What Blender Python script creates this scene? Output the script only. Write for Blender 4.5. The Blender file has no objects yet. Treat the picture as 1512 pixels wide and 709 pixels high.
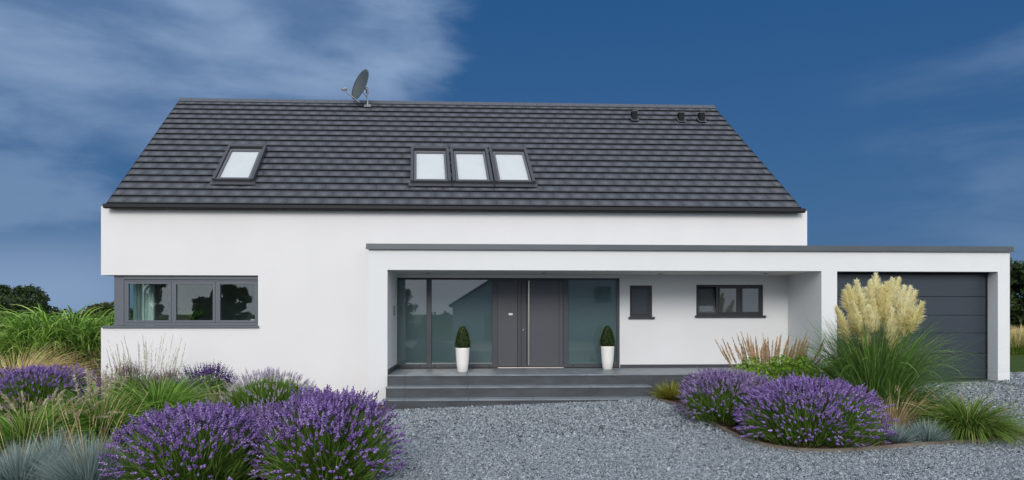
import bpy, bmesh, math, random
import numpy as np
from mathutils import Vector, Matrix

random.seed(7)
S = bpy.context.scene
COL = S.collection
R_ = math.radians

# ------------------------------------------------------------------ camera
EYE = 2.15
FPX = 1000.0            # focal length in photo pixels (1512 wide)
YAW = math.atan(0.044)
HZ = 464.0              # horizon row of the photo
cam_d = bpy.data.cameras.new('camera')
cam = bpy.data.objects.new('camera', cam_d)
COL.objects.link(cam)
cam.location = (0, 0, EYE)
cam.rotation_euler = (R_(90), 0, -YAW)
cam_d.sensor_width = 36
cam_d.lens = FPX / 1512 * 36
cam_d.shift_y = (HZ - 354.5) / 1512
cam_d.clip_end = 6000
S.camera = cam
FW = np.array([math.sin(YAW), math.cos(YAW), 0.0])
RT = np.array([math.cos(YAW), -math.sin(YAW), 0.0])
UP = np.array([0, 0, 1.0])


def ray(px, py):
    return FW + RT * (px - 756) / FPX + UP * (HZ - py) / FPX


def at_y(px, py, Y):
    d = ray(px, py)
    return np.array([0, 0, EYE]) + d * (Y / d[1])


def X(px, Y):
    return float(at_y(px, HZ, Y)[0])


def Z(px, py, Y):
    return float(at_y(px, py, Y)[2])


def at_z(px, py, z):
    d = ray(px, py)
    return np.array([0, 0, EYE]) + d * ((z - EYE) / d[2])


def sst(a, b, x):
    t = np.clip((np.asarray(x, float) - a) / (b - a), 0, 1)
    return t * t * (3 - 2 * t)


def zg(x, y):
    return 0.5 * np.clip((np.asarray(x, float) + 2.3) / 14.3, 0, 1) * sst(9, 15.5, y)


def at_g(px, py):
    z = 0.0
    for _ in range(20):
        p = at_z(px, py, z)
        z = float(zg(p[0], p[1]))
    return np.array([p[0], p[1], z])


# ------------------------------------------------------------------ helpers
ORG = {}


class MB:
    def __init__(self):
        self.v = []; self.f = []

    def add(self, vs, fs):
        o = len(self.v)
        self.v += [tuple(map(float, p)) for p in vs]
        self.f += [tuple(i + o for i in f) for f in fs]
        return self

    def box(self, x0, x1, y0, y1, z0, z1):
        return self.add([(x0, y0, z0), (x1, y0, z0), (x1, y1, z0), (x0, y1, z0), (x0, y0, z1), (x1, y0, z1), (x1, y1, z1), (x0, y1, z1)],
                        [(0, 3, 2, 1), (4, 5, 6, 7), (0, 1, 5, 4), (1, 2, 6, 5), (2, 3, 7, 6), (3, 0, 4, 7)])

    def obox(self, o, u, v, w):
        o, u, v, w = (np.array(a, float) for a in (o, u, v, w))
        p = [o, o + u, o + u + v, o + v, o + w, o + u + w, o + u + v + w, o + v + w]
        return self.add(p, [(0, 3, 2, 1), (4, 5, 6, 7), (0, 1, 5, 4), (1, 2, 6, 5), (2, 3, 7, 6), (3, 0, 4, 7)])

    def quad(self, a, b, c, d):
        return self.add([a, b, c, d], [(0, 1, 2, 3)])

    def tube(self, pts, rad, n=10, cap=True):
        pts = [Vector(p) for p in pts]
        if not hasattr(rad, '__len__'): rad = [rad] * len(pts)
        rings = []
        prev = None
        for i, p in enumerate(pts):
            t = (pts[min(i + 1, len(pts) - 1)] - pts[max(i - 1, 0)]).normalized()
            a = Vector((1, 0, 0)) if abs(t.x) < .8 else Vector((0, 1, 0))
            if prev is not None: a = prev
            s = (a - t * a.dot(t)).normalized(); prev = s
            q = t.cross(s)
            rings.append([p + (s * math.cos(2 * math.pi * k / n) + q * math.sin(2 * math.pi * k / n)) * rad[i] for k in range(n)])
        vs = [v for r in rings for v in r]
        fs = [(i * n + k, i * n + (k + 1) % n, (i + 1) * n + (k + 1) % n, (i + 1) * n + k) for i in range(len(pts) - 1) for k in range(n)]
        if cap:
            fs += [tuple(range(n - 1, -1, -1)), tuple((len(pts) - 1) * n + k for k in range(n))]
        return self.add(vs, fs)

    def lathe(self, c, prof, n=28, cap=True):
        vs = [(c[0] + r * math.cos(2 * math.pi * k / n), c[1] + r * math.sin(2 * math.pi * k / n), c[2] + z) for r, z in prof for k in range(n)]
        m = len(prof)
        fs = [(i * n + k, i * n + (k + 1) % n, (i + 1) * n + (k + 1) % n, (i + 1) * n + k) for i in range(m - 1) for k in range(n)]
        if cap:
            fs += [tuple(range(n - 1, -1, -1)), tuple((m - 1) * n + k for k in range(n))]
        return self.add(vs, fs)

    def sheet(self, xs, zs, holes, y0, y1):
        """upright wall in the x-z plane, y0 front, y1 back; holes are (x0,x1,z0,z1)"""
        xs = sorted(set([round(a, 5) for a in xs] + [round(h, 5) for q in holes for h in q[:2]]))
        zs = sorted(set([round(a, 5) for a in zs] + [round(h, 5) for q in holes for h in q[2:]]))
        nx, nz = len(xs) - 1, len(zs) - 1

        def solid(i, j):
            if i < 0 or j < 0 or i >= nx or j >= nz: return False
            cx, cz = (xs[i] + xs[i + 1]) / 2, (zs[j] + zs[j + 1]) / 2
            return not any(h[0] < cx < h[1] and h[2] < cz < h[3] for h in holes)
        for i in range(nx):
            for j in range(nz):
                if not solid(i, j): continue
                a, b, c, d = xs[i], xs[i + 1], zs[j], zs[j + 1]
                self.quad((a, y0, c), (b, y0, c), (b, y0, d), (a, y0, d))
                self.quad((b, y1, c), (a, y1, c), (a, y1, d), (b, y1, d))
                if not solid(i - 1, j): self.quad((a, y1, c), (a, y0, c), (a, y0, d), (a, y1, d))
                if not solid(i + 1, j): self.quad((b, y0, c), (b, y1, c), (b, y1, d), (b, y0, d))
                if not solid(i, j - 1): self.quad((a, y1, c), (b, y1, c), (b, y0, c), (a, y0, c))
                if not solid(i, j + 1): self.quad((a, y0, d), (b, y0, d), (b, y1, d), (a, y1, d))
        return self


def link(name, me, m, parent, kind=None, label=None):
    o = bpy.data.objects.new(name, me)
    COL.objects.link(o)
    if m is not None: me.materials.append(m)
    if parent is not None: o.parent = parent
    if kind: o['kind'] = kind
    if label: o['label'] = label
    return o


def part(name, mb, m, parent=None, bevel=0.0, smooth=False, kind=None, label=None, weld=False):
    off = ORG.get(parent, (0, 0, 0)) if parent is not None else (0, 0, 0)
    me = bpy.data.meshes.new(name)
    me.from_pydata([(a[0] - off[0], a[1] - off[1], a[2] - off[2]) for a in mb.v], [], mb.f)
    if weld:
        bm = bmesh.new(); bm.from_mesh(me)
        bmesh.ops.remove_doubles(bm, verts=bm.verts, dist=1e-4)
        bm.to_mesh(me); bm.free()
    if smooth:
        me.polygons.foreach_set('use_smooth', [True] * len(me.polygons))
    me.update()
    o = link(name, me, m, parent, kind, label)
    if bevel:
        b = o.modifiers.new('bevel', 'BEVEL'); b.width = bevel; b.segments = 2; b.limit_method = 'ANGLE'
    if parent is not None: ORG[o] = off
    return o


def tag(o, label, cat, group=None, kind=None):
    o['label'] = label; o['category'] = cat
    if group: o['group'] = group
    if kind: o['kind'] = kind
    return o


def thing(name, label, cat, loc, group=None):
    o = bpy.data.objects.new(name, None)
    o.empty_display_size = .2
    COL.objects.link(o); o.location = tuple(map(float, loc))
    ORG[o] = tuple(map(float, loc))
    return tag(o, label, cat, group)


def np_mesh(name, V, F, m, parent=None, rnd=None, tip=None, kind=None, label=None, smooth=False):
    """V (n,3) in world space, F (k,c) uniform faces"""
    off = np.array(ORG.get(parent, (0, 0, 0)) if parent is not None else (0, 0, 0))
    V = np.asarray(V, np.float32).reshape(-1, 3) - off.astype(np.float32)
    F = np.asarray(F, np.int32)
    k, c = F.shape
    me = bpy.data.meshes.new(name)
    me.vertices.add(len(V)); me.vertices.foreach_set('co', V.ravel())
    me.loops.add(k * c); me.loops.foreach_set('vertex_index', F.ravel())
    me.polygons.add(k)
    me.polygons.foreach_set('loop_start', np.arange(0, k * c, c, dtype=np.int32))
    me.polygons.foreach_set('loop_total', np.full(k, c, np.int32))
    if smooth: me.polygons.foreach_set('use_smooth', np.ones(k, bool))
    for nm, arr in (('rnd', rnd), ('tip', tip)):
        if arr is not None:
            a = me.attributes.new(nm, 'FLOAT', 'POINT')
            a.data.foreach_set('value', np.asarray(arr, np.float32).ravel())
    me.update(calc_edges=True)
    o = link(name, me, m, parent, kind, label)
    ORG[o] = tuple(off)
    return o


# ------------------------------------------------------------------ materials
def new_mat(name):
    m = bpy.data.materials.new(name); m.use_nodes = True
    nt = m.node_tree
    return m, nt, nt.nodes['Principled BSDF']


def mat(name, col, rough=.6, spec=.5, metal=0.0, var=.0, vscale=3.0, bump=0.0, bscale=80.0, stretch=None):
    m, nt, b = new_mat(name)
    b.inputs['Roughness'].default_value = rough
    b.inputs['Metallic'].default_value = metal
    b.inputs['Specular IOR Level'].default_value = spec
    b.inputs['Base Color'].default_value = (*col, 1)
    if var or bump:
        tc = nt.nodes.new('ShaderNodeTexCoord')
        src = tc.outputs['Object']
        if stretch:
            mp = nt.nodes.new('ShaderNodeMapping'); mp.inputs['Scale'].default_value = stretch
            nt.links.new(src, mp.inputs['Vector']); src = mp.outputs['Vector']
    if var:
        n = nt.nodes.new('ShaderNodeTexNoise'); n.inputs['Scale'].default_value = vscale
        n.inputs['Detail'].default_value = 6
        nt.links.new(src, n.inputs['Vector'])
        r = nt.nodes.new('ShaderNodeValToRGB')
        r.color_ramp.elements[0].position = .3; r.color_ramp.elements[1].position = .7
        r.color_ramp.elements[0].color = (*[c * (1 - var) for c in col], 1)
        r.color_ramp.elements[1].color = (*[min(1, c * (1 + var)) for c in col], 1)
        nt.links.new(n.outputs['Fac'], r.inputs['Fac'])
        nt.links.new(r.outputs['Color'], b.inputs['Base Color'])
    if bump:
        n2 = nt.nodes.new('ShaderNodeTexNoise'); n2.inputs['Scale'].default_value = bscale
        n2.inputs['Detail'].default_value = 4
        nt.links.new(src, n2.inputs['Vector'])
        bp = nt.nodes.new('ShaderNodeBump'); bp.inputs['Strength'].default_value = bump
        bp.inputs['Distance'].default_value = .01
        nt.links.new(n2.outputs['Fac'], bp.inputs['Height'])
        nt.links.new(bp.outputs['Normal'], b.inputs['Normal'])
    return m


def ramp_mat(name, cols, tipcol=None, tipf=.0, rough=.6, trans=.25, spec=.3):
    """plant material: one random hue per blade, optional dry tips"""
    m, nt, b = new_mat(name)
    b.inputs['Roughness'].default_value = rough
    b.inputs['Specular IOR Level'].default_value = spec
    at = nt.nodes.new('ShaderNodeAttribute'); at.attribute_name = 'rnd'
    r = nt.nodes.new('ShaderNodeValToRGB')
    el = r.color_ramp.elements
    while len(el) < len(cols): el.new(.5)
    for i, c in enumerate(cols):
        el[i].position = ((0, .45, .86, 1)[i] if len(cols) == 4 else i / max(1, len(cols) - 1)); el[i].color = (*c, 1)
    nt.links.new(at.outputs['Fac'], r.inputs['Fac'])
    out = r.outputs['Color']
    if tipcol:
        a2 = nt.nodes.new('ShaderNodeAttribute'); a2.attribute_name = 'tip'
        mu = nt.nodes.new('ShaderNodeMath'); mu.operation = 'POWER'; mu.inputs[1].default_value = 2.5
        nt.links.new(a2.outputs['Fac'], mu.inputs[0])
        m2 = nt.nodes.new('ShaderNodeMath'); m2.operation = 'MULTIPLY'; m2.inputs[1].default_value = tipf
        nt.links.new(mu.outputs[0], m2.inputs[0])
        mx = nt.nodes.new('ShaderNodeMix'); mx.data_type = 'RGBA'
        nt.links.new(m2.outputs[0], mx.inputs['Factor'])
        nt.links.new(out, mx.inputs['A']); mx.inputs['B'].default_value = (*tipcol, 1)
        out = mx.outputs['Result']
    nt.links.new(out, b.inputs['Base Color'])
    if trans:
        tr = nt.nodes.new('ShaderNodeBsdfTranslucent')
        nt.links.new(out, tr.inputs['Color'])
        ms = nt.nodes.new('ShaderNodeMixShader'); ms.inputs[0].default_value = trans
        nt.links.new(b.outputs[0], ms.inputs[1]); nt.links.new(tr.outputs[0], ms.inputs[2])
        nt.links.new(ms.outputs[0], nt.nodes['Material Output'].inputs['Surface'])
    return m


def glass_mat(name, tint, ior=1.6, rough=0.0, body=None, bodyf=1.0):
    """pane: fresnel mirror over a tinted clear (or frosted) body"""
    m, nt, b = new_mat(name)
    nt.nodes.remove(b)
    # Schlick reflectance from the facing angle (same from both sides of the thin pane)
    f0 = ((ior - 1) / (ior + 1)) ** 2
    ge = nt.nodes.new('ShaderNodeNewGeometry')
    dt = nt.nodes.new('ShaderNodeVectorMath'); dt.operation = 'DOT_PRODUCT'
    nt.links.new(ge.outputs['Normal'], dt.inputs[0]); nt.links.new(ge.outputs['Incoming'], dt.inputs[1])
    ab_ = nt.nodes.new('ShaderNodeMath'); ab_.operation = 'ABSOLUTE'; nt.links.new(dt.outputs['Value'], ab_.inputs[0])
    om = nt.nodes.new('ShaderNodeMath'); om.operation = 'SUBTRACT'; om.inputs[0].default_value = 1.0; nt.links.new(ab_.outputs[0], om.inputs[1])
    p5 = nt.nodes.new('ShaderNodeMath'); p5.operation = 'POWER'; p5.inputs[1].default_value = 5.0; nt.links.new(om.outputs[0], p5.inputs[0])
    fr = nt.nodes.new('ShaderNodeMath'); fr.operation = 'MULTIPLY_ADD'; fr.inputs[1].default_value = 1 - f0; fr.inputs[2].default_value = f0
    nt.links.new(p5.outputs[0], fr.inputs[0])
    gl = nt.nodes.new('ShaderNodeBsdfGlossy'); gl.inputs['Roughness'].default_value = rough
    gl.inputs['Color'].default_value = (1, 1, 1, 1)
    tr = nt.nodes.new('ShaderNodeBsdfTransparent'); tr.inputs['Color'].default_value = (*tint, 1)
    base = tr.outputs[0]
    if body:
        df = nt.nodes.new('ShaderNodeBsdfDiffuse'); df.inputs['Color'].default_value = (*body, 1)
        mb_ = nt.nodes.new('ShaderNodeMixShader'); mb_.inputs[0].default_value = bodyf
        nt.links.new(tr.outputs[0], mb_.inputs[1]); nt.links.new(df.outputs[0], mb_.inputs[2])
        base = mb_.outputs[0]
    ms = nt.nodes.new('ShaderNodeMixShader')
    nt.links.new(fr.outputs[0], ms.inputs[0])
    nt.links.new(base, ms.inputs[1]); nt.links.new(gl.outputs[0], ms.inputs[2])
    nt.links.new(ms.outputs[0], nt.nodes['Material Output'].inputs['Surface'])
    return m


def tile_mat():
    m, nt, b = new_mat('roof_tile')
    g = nt.nodes.new('ShaderNodeAttribute'); g.attribute_name = 'rnd'
    r = nt.nodes.new('ShaderNodeValToRGB')
    r.color_ramp.elements[0].color = (.083, .090, .108, 1); r.color_ramp.elements[1].color = (.089, .096, .114, 1)
    nt.links.new(g.outputs['Fac'], r.inputs['Fac'])
    tc = nt.nodes.new('ShaderNodeTexCoord')
    n = nt.nodes.new('ShaderNodeTexNoise'); n.inputs['Scale'].default_value = 1.3; n.inputs['Detail'].default_value = 7
    nt.links.new(tc.outputs['Object'], n.inputs['Vector'])
    mx = nt.nodes.new('ShaderNodeMix'); mx.data_type = 'RGBA'; mx.blend_type = 'MULTIPLY'; mx.inputs['Factor'].default_value = .12
    nt.links.new(r.outputs['Color'], mx.inputs['A']); nt.links.new(n.outputs['Color'], mx.inputs['B'])
    cr = nt.nodes.new('ShaderNodeValToRGB')
    cr.color_ramp.elements[0].color = (.82, .82, .82, 1); cr.color_ramp.elements[1].color = (1.15, 1.15, 1.15, 1)
    nt.links.new(n.outputs['Fac'], cr.inputs['Fac']); nt.links.new(cr.outputs['Color'], mx.inputs['B'])
    nt.links.new(mx.outputs['Result'], b.inputs['Base Color'])
    b.inputs['Roughness'].default_value = .5
    b.inputs['Specular IOR Level'].default_value = .35
    return m


def render_mat(name, col):
    """painted render: fine grain, faint patches, faint vertical rain marks"""
    m, nt, b = new_mat(name)
    b.inputs['Roughness'].default_value = .88; b.inputs['Specular IOR Level'].default_value = .2
    tc = nt.nodes.new('ShaderNodeTexCoord')
    fac = None
    for sc, st, amp in ((.7, (1, 1, 1), .045), (1.0, (1.6, 1.6, .25), .02), (90, (1, 1, 1), .05)):
        mp = nt.nodes.new('ShaderNodeMapping'); mp.inputs['Scale'].default_value = st
        nt.links.new(tc.outputs['Object'], mp.inputs['Vector'])
        n = nt.nodes.new('ShaderNodeTexNoise'); n.inputs['Scale'].default_value = sc; n.inputs['Detail'].default_value = 6
        nt.links.new(mp.outputs[0], n.inputs['Vector'])
        q_ = nt.nodes.new('ShaderNodeMath'); q_.operation = 'MULTIPLY_ADD'
        q_.inputs[1].default_value = amp * 2; q_.inputs[2].default_value = 1 - amp
        nt.links.new(n.outputs['Fac'], q_.inputs[0])
        if fac is None: fac = q_.outputs[0]
        else:
            mu = nt.nodes.new('ShaderNodeMath'); mu.operation = 'MULTIPLY'
            nt.links.new(fac, mu.inputs[0]); nt.links.new(q_.outputs[0], mu.inputs[1]); fac = mu.outputs[0]
    vm = nt.nodes.new('ShaderNodeVectorMath'); vm.operation = 'SCALE'; vm.inputs[0].default_value = col
    nt.links.new(fac, vm.inputs['Scale']); nt.links.new(vm.outputs[0], b.inputs['Base Color'])
    bp = nt.nodes.new('ShaderNodeBump'); bp.inputs['Strength'].default_value = .3; bp.inputs['Distance'].default_value = .008
    nt.links.new(n.outputs['Fac'], bp.inputs['Height']); nt.links.new(bp.outputs['Normal'], b.inputs['Normal'])
    return m


M_wall = render_mat('white_render', (.735, .725, .73))
M_wing = render_mat('white_render_wing', (.70, .71, .715))
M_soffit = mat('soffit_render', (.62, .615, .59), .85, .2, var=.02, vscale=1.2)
M_tile = tile_mat()
M_black = mat('black_metal', (.008, .009, .011), .7, .2)
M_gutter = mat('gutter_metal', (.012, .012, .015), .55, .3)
M_cap = mat('grey_cap_metal', (.085, .097, .108), .38, .5, metal=.3, var=.06, vscale=2)
M_frame = mat('grey_window_frame', (.105, .118, .138), .4, .5, var=.03)
M_dark = mat('dark_door_frame', (.044, .048, .057), .42, .5, var=.04)
M_door = mat('anthracite_door', (.060, .064, .076), .42, .5, var=.04)
M_garage = mat('garage_door_coat', (.025, .036, .050), .42, .5, var=.05, vscale=1.2)
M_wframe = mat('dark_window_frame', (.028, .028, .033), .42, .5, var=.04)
M_steel = mat('brushed_steel', (.62, .58, .52), .32, .5, metal=.9)
M_slate = mat('slate_slab', (.044, .052, .061), .5, .5, var=.30, vscale=2.2, bump=.2, bscale=60, stretch=(1, 1, 3))
M_nose = mat('slate_tread', (.19, .215, .24), .42, .5, var=.22, vscale=2.5, bump=.15, bscale=60)
M_grout = mat('pale_grout', (.18, .19, .20), .9, .2)
M_pot = mat('white_glazed_pot', (.80, .78, .74), .45, .5, var=.02, bump=.08, bscale=25)
M_soil = mat('bed_soil', (.055, .036, .022), .95, .2, var=.5, vscale=14, bump=1.0, bscale=50)
M_edge = mat('edging_stone', (.17, .145, .115), .85, .2, var=.3, vscale=6, bump=.5, bscale=50)
M_room = mat('room_plaster', (.60, .60, .57), .9, .2)
M_roomf = mat('room_floor', (.10, .07, .045), .5, .4)
M_curt = mat('pale_curtain', (.78, .83, .80), .9, .2)
M_dish = mat('dish_grey', (.055, .068, .072), .45, .4, var=.05)
M_galv = mat('galvanised_steel', (.45, .46, .47), .4, .5, metal=.6)
M_lnb = mat('feed_plastic', (.25, .27, .28), .5, .4)
M_blind = mat('white_roof_blind', (.64, .62, .60), .8, .2, var=.02)
M_sky_frame = mat('skylight_cladding', (.050, .053, .060), .42, .5)
M_sash = mat('skylight_sash', (.10, .105, .115), .42, .5)
M_bark_t = mat('tree_bark', (.09, .07, .05), .9, .2, var=.4, vscale=6, bump=.8, bscale=20)
M_pane = glass_mat('window_pane', (.84, .92, .90), 1.7)
M_front = glass_mat('frosted_teal_pane', (.1, .2, .2), 1.9, .012, body=(.072, .114, .118), bodyf=.97)
M_pane_d = glass_mat('dark_pane', (.5, .6, .6), 1.75, 0, body=(.075, .088, .094), bodyf=.8)
M_sk_pane = glass_mat('skylight_pane', (.97, .99, 1), 1.5)
M_lamp = mat('downlight_trim', (.20, .20, .20), .4, .5, metal=.5)
M_white = mat('white_plastic', (.8, .8, .8), .4, .5)

# ------------------------------------------------------------------ world, sun
W = bpy.data.worlds.new('World'); S.world = W; W.use_nodes = True
wt = W.node_tree; wn = wt.nodes
for n_ in list(wn): wn.remove(n_)


def WM(op, a, b=None, c=None):
    n = wn.new('ShaderNodeMath'); n.operation = op
    for i, v in enumerate((a, b, c)):
        if v is None: continue
        if isinstance(v, (int, float)): n.inputs[i].default_value = v
        else: wt.links.new(v, n.inputs[i])
    return n.outputs[0]


def WMIX(f, a, b):
    n = wn.new('ShaderNodeMix'); n.data_type = 'RGBA'
    for k, v in (('Factor', f), ('A', a), ('B', b)):
        if isinstance(v, (int, float)): n.inputs[k].default_value = v
        elif isinstance(v, tuple): n.inputs[k].default_value = (*v, 1)
        else: wt.links.new(v, n.inputs[k])
    return n.outputs['Result']


def WSM(a, b, x):
    n = wn.new('ShaderNodeMapRange'); n.interpolation_type = 'SMOOTHSTEP'
    n.inputs['From Min'].default_value = a; n.inputs['From Max'].default_value = b
    wt.links.new(x, n.inputs['Value'])
    return n.outputs['Result']


def WNOISE(vec, scale, detail, sx, sy, sz, rough=.55, dist=0.0, off=(0, 0, 0)):
    mp = wn.new('ShaderNodeMapping'); mp.inputs['Scale'].default_value = (sx, sy, sz); mp.inputs['Location'].default_value = off
    wt.links.new(vec, mp.inputs['Vector'])
    n = wn.new('ShaderNodeTexNoise'); n.inputs['Scale'].default_value = scale; n.inputs['Detail'].default_value = detail
    n.inputs['Roughness'].default_value = rough; n.inputs['Distortion'].default_value = dist
    wt.links.new(mp.outputs[0], n.inputs['Vector'])
    return n.outputs['Fac']


SUN_EL, SUN_AZ = R_(25), R_(187)
wtc = wn.new('ShaderNodeTexCoord'); D_ = wtc.outputs['Generated']
sep = wn.new('ShaderNodeSeparateXYZ'); wt.links.new(D_, sep.inputs[0])
dx, dy, dz = sep.outputs
sky = wn.new('ShaderNodeTexSky'); sky.sky_type = 'NISHITA'; sky.sun_disc = False
sky.sun_elevation = SUN_EL; sky.sun_rotation = SUN_AZ; sky.air_density = 1.2; sky.dust_density = .6
K = 10.0                                        # colours below are for a background strength of 0.1


def kc(r, g, b): return (r * K, g * K, b * K)


EXPO = 0.40
ex = 2 ** -EXPO
el_f = WSM(-.02, .46, dz)
blue = WMIX(el_f, kc(.034 * ex, .122 * ex, .290 * ex), kc(.013 * ex, .082 * ex, .240 * ex))
blue = WMIX(.04, blue, sky.outputs[0])
# long soft cloud bank to the left, thin wisps to the right
n1 = WNOISE(D_, 2.2, 7, 1.0, 1.0, 2.6, .55, .6, (3.1, 0, 1.7))
n2 = WNOISE(D_, 5.0, 6, .8, .8, 2.4, .58, .4, (.4, 2, 5.2))
n3 = WNOISE(D_, 3.2, 5, 1.0, 1.0, 3.4, .55, .4, (7.7, 1, 2.2))
u = WM('DIVIDE', dx, WM('MAXIMUM', dy, .05))
v = WM('DIVIDE', dz, WM('MAXIMUM', dy, .05))
wob = WM('ADD', u, WM('MULTIPLY', WM('SUBTRACT', n2, .5), .35))
edge = WM('SUBTRACT', 1.0, WSM(-.13, -.02, WM('ADD', wob, WM('MULTIPLY', WM('SUBTRACT', .46, v), .35))))
lowfade = WSM(.13, .36, WM('ADD', v, WM('MULTIPLY', WM('SUBTRACT', n1, .5), .5)))
bank = WM('MULTIPLY', edge, lowfade)
dens = WM('MULTIPLY', bank, WSM(.34, .70, WM('ADD', WM('MULTIPLY', n1, .65), WM('MULTIPLY', n2, .38))))
n5 = WNOISE(D_, 4.6, 6, .8, .8, 2.6, .52, .25, (5.1, 3, .6))
rim = WM('MULTIPLY', bank, WM('MULTIPLY', WSM(-.30, -.12, u), WSM(.26, .44, v)))
dens = WM('ADD', WM('MULTIPLY', dens, WM('MULTIPLY_ADD', WSM(.36, .62, n5), .62, .22)), WM('MULTIPLY', bank, .16))
dens = WM('ADD', dens, WM('MULTIPLY', rim, WM('MULTIPLY', WSM(.32, .62, n5), .34)))
low = WM('MULTIPLY', WM('SUBTRACT', 1.0, WSM(.03, .17, v)), WM('SUBTRACT', 1.0, WSM(-.62, -.25, u)))
dens = WM('MAXIMUM', dens, WM('MULTIPLY', low, .85))
streak = WM('MULTIPLY', WM('MULTIPLY', WM('SUBTRACT', 1.0, WSM(-.6, -.28, u)), WSM(.42, .70, n3)), .50)
dens = WM('MAXIMUM', dens, streak)
wisp = WM('MULTIPLY', WM('MULTIPLY', WSM(.42, .85, u), WSM(.46, .78, n3)), .34)
dens = WM('MAXIMUM', dens, wisp)
front = WMIX(dens, blue, kc(.25 * ex, .36 * ex, .55 * ex))
# bright broken overcast overhead and behind the camera
n4 = WNOISE(D_, 2.0, 6, 1, 1, 1.6, .55, .4, (2.2, 4, 0))
ovl = WMIX(WSM(.35, .68, n4), kc(.64, .74, .90), kc(1.02, 1.06, 1.12))
over = WMIX(WSM(.30, .95, dz), ovl, kc(.62, .66, .72))
sback = WM('ADD', WM('MULTIPLY', dy, -.8), WM('MULTIPLY', dz, .6))
skyc = WMIX(WSM(-.12, .5, sback), front, over)
bg = wn.new('ShaderNodeBackground'); bg.inputs['Strength'].default_value = .1
wt.links.new(skyc, bg.inputs['Color'])
wo = wn.new('ShaderNodeOutputWorld'); wt.links.new(bg.outputs[0], wo.inputs['Surface'])

sd = bpy.data.lights.new('sun', 'SUN'); sd.energy = 1.4; sd.angle = R_(22); sd.color = (1, .945, .87)
so = bpy.data.objects.new('sun', sd); COL.objects.link(so)
sdir = Vector((math.sin(SUN_AZ) * math.cos(SUN_EL), math.cos(SUN_AZ) * math.cos(SUN_EL), math.sin(SUN_EL)))
so.rotation_euler = sdir.to_track_quat('Z', 'Y').to_euler()
so.location = (0, -20, 30)
vs_ = S.view_settings
vs_.view_transform = 'Standard'; vs_.look = 'None'; vs_.exposure = EXPO; vs_.gamma = 1; vs_.use_curve_mapping = False

# ------------------------------------------------------------------ house
Y0, YM, YB = 16.0, 16.6, 17.8            # wing front, main front, porch back wall
house = thing('house', 'white rendered house with dark tiled roof, flat roofed porch and garage', 'house', (0, YM, 0))

# roof frame: origin at the lower left tile corner, u along the eave, v up the slope, w out of it
YE, YR = 16.45, 21.4
eL, eR = X(158, YE), X(1182.5, YE)
rL, rR = X(267, YR), X(1053, YR)
zE = Z(640, 305, YE); zR = Z(640, 154, YR)
run, rise = YR - YE, zR - zE
SL = math.hypot(run, rise)
sh = ((rL - eL) + (rR - eR)) / 2
RW = eR - eL
RO = np.array([eL, YE, zE])
RV = np.array([sh, run, rise]) / SL
RN = np.array([0, -rise, run]) / SL


def rp(u_, v_, w_=0.0):
    return RO + np.array([u_, 0, 0]) + RV * v_ + RN * w_


def roof_uv(px, py):
    d = ray(px, py); o = np.array([0, 0, EYE])
    t = np.dot(RO - o, RN) / np.dot(d, RN)
    p = o + d * t - RO
    v_ = p[1] / RV[1]
    return p[0] - RV[0] * v_, v_


# main walls
wz1 = Z(270, 406.5, YM); wz0 = Z(270, 484, YM)
wx1 = X(381, YM)
mL, mR = X(155.5, YM), X(1186, YM)
ztop = Z(640, 308, YM)
zwing_top = 3.80
w = MB()
w.sheet([mL, mR], [-.5, ztop], [(mL - .1, wx1, wz0, wz1), (-2.45, mR + .1, -.6, 3.45)], YM, YM + .36)
# left gable with the return of the corner window
zr2 = zR - .12
YBK = 26.2
for xx, dirn in ((mL, 1), (mR, -1)):
    x2 = xx + dirn * .36
    ya = YM + .361
    if dirn == 1:
        rows = [(ya, YBK, -.5, wz0), (18.3, YBK, wz0, wz1), (ya, YBK, wz1, ztop)]
    else:
        rows = [(YB + .36, YBK, -.5, 3.45), (ya, YBK, 3.45, ztop)]
    for a, b_, c, d_ in rows:
        w.box(min(xx, x2), max(xx, x2), a, b_, c, d_)
    g0 = (eL + .04) if dirn == 1 else (eR - .04)
    s_ = (rL - eL) if dirn == 1 else (rR - eR)
    g1 = g0 + dirn * .3
    w.add([(g0, YM + .1, ztop + .001), (g1, YM + .1, ztop + .001), (g1, YBK - .1, ztop + .001), (g0, YBK - .1, ztop + .001), (g0 + s_, YR, zr2), (g1 + s_, YR, zr2)],
          [(0, 1, 5, 4), (1, 2, 5), (2, 3, 4, 5), (3, 0, 4), (0, 3, 2, 1)])
w.box(mL + .36, mR - .36, YBK - .36, YBK, -.5, ztop)
part('wall', w, M_wall, house, weld=True)

# roof: substrate, tile courses, ridge
roof_b = MB()
a, b_, c, d_ = rp(.03, .02, -.004), rp(RW - .03, .02, -.004), rp(RW - .03, SL, -.004), rp(.03, SL, -.004)
e_ = RN * -.14
roof_b.add([a, b_, c, d_, a + e_, b_ + e_, c + e_, d_ + e_], [(0, 1, 2, 3), (7, 6, 5, 4), (0, 4, 5, 1), (1, 5, 6, 2), (2, 6, 7, 3), (3, 7, 4, 0)])
yb = 2 * YR - YE
bx0, bx1 = c + RN * 0, d_
p0 = np.array([eL, yb, zE - .02]); p1 = np.array([eR, yb, zE - .02])
roof_b.add([d_, c, p1, p0, d_ - UP * .16, c - UP * .16, p1 - UP * .16, p0 - UP * .16], [(0, 1, 2, 3), (7, 6, 5, 4), (2, 6, 7, 3), (1, 5, 6, 2), (3, 7, 4, 0)])
roof = part('roof', roof_b, M_black, house)

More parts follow.
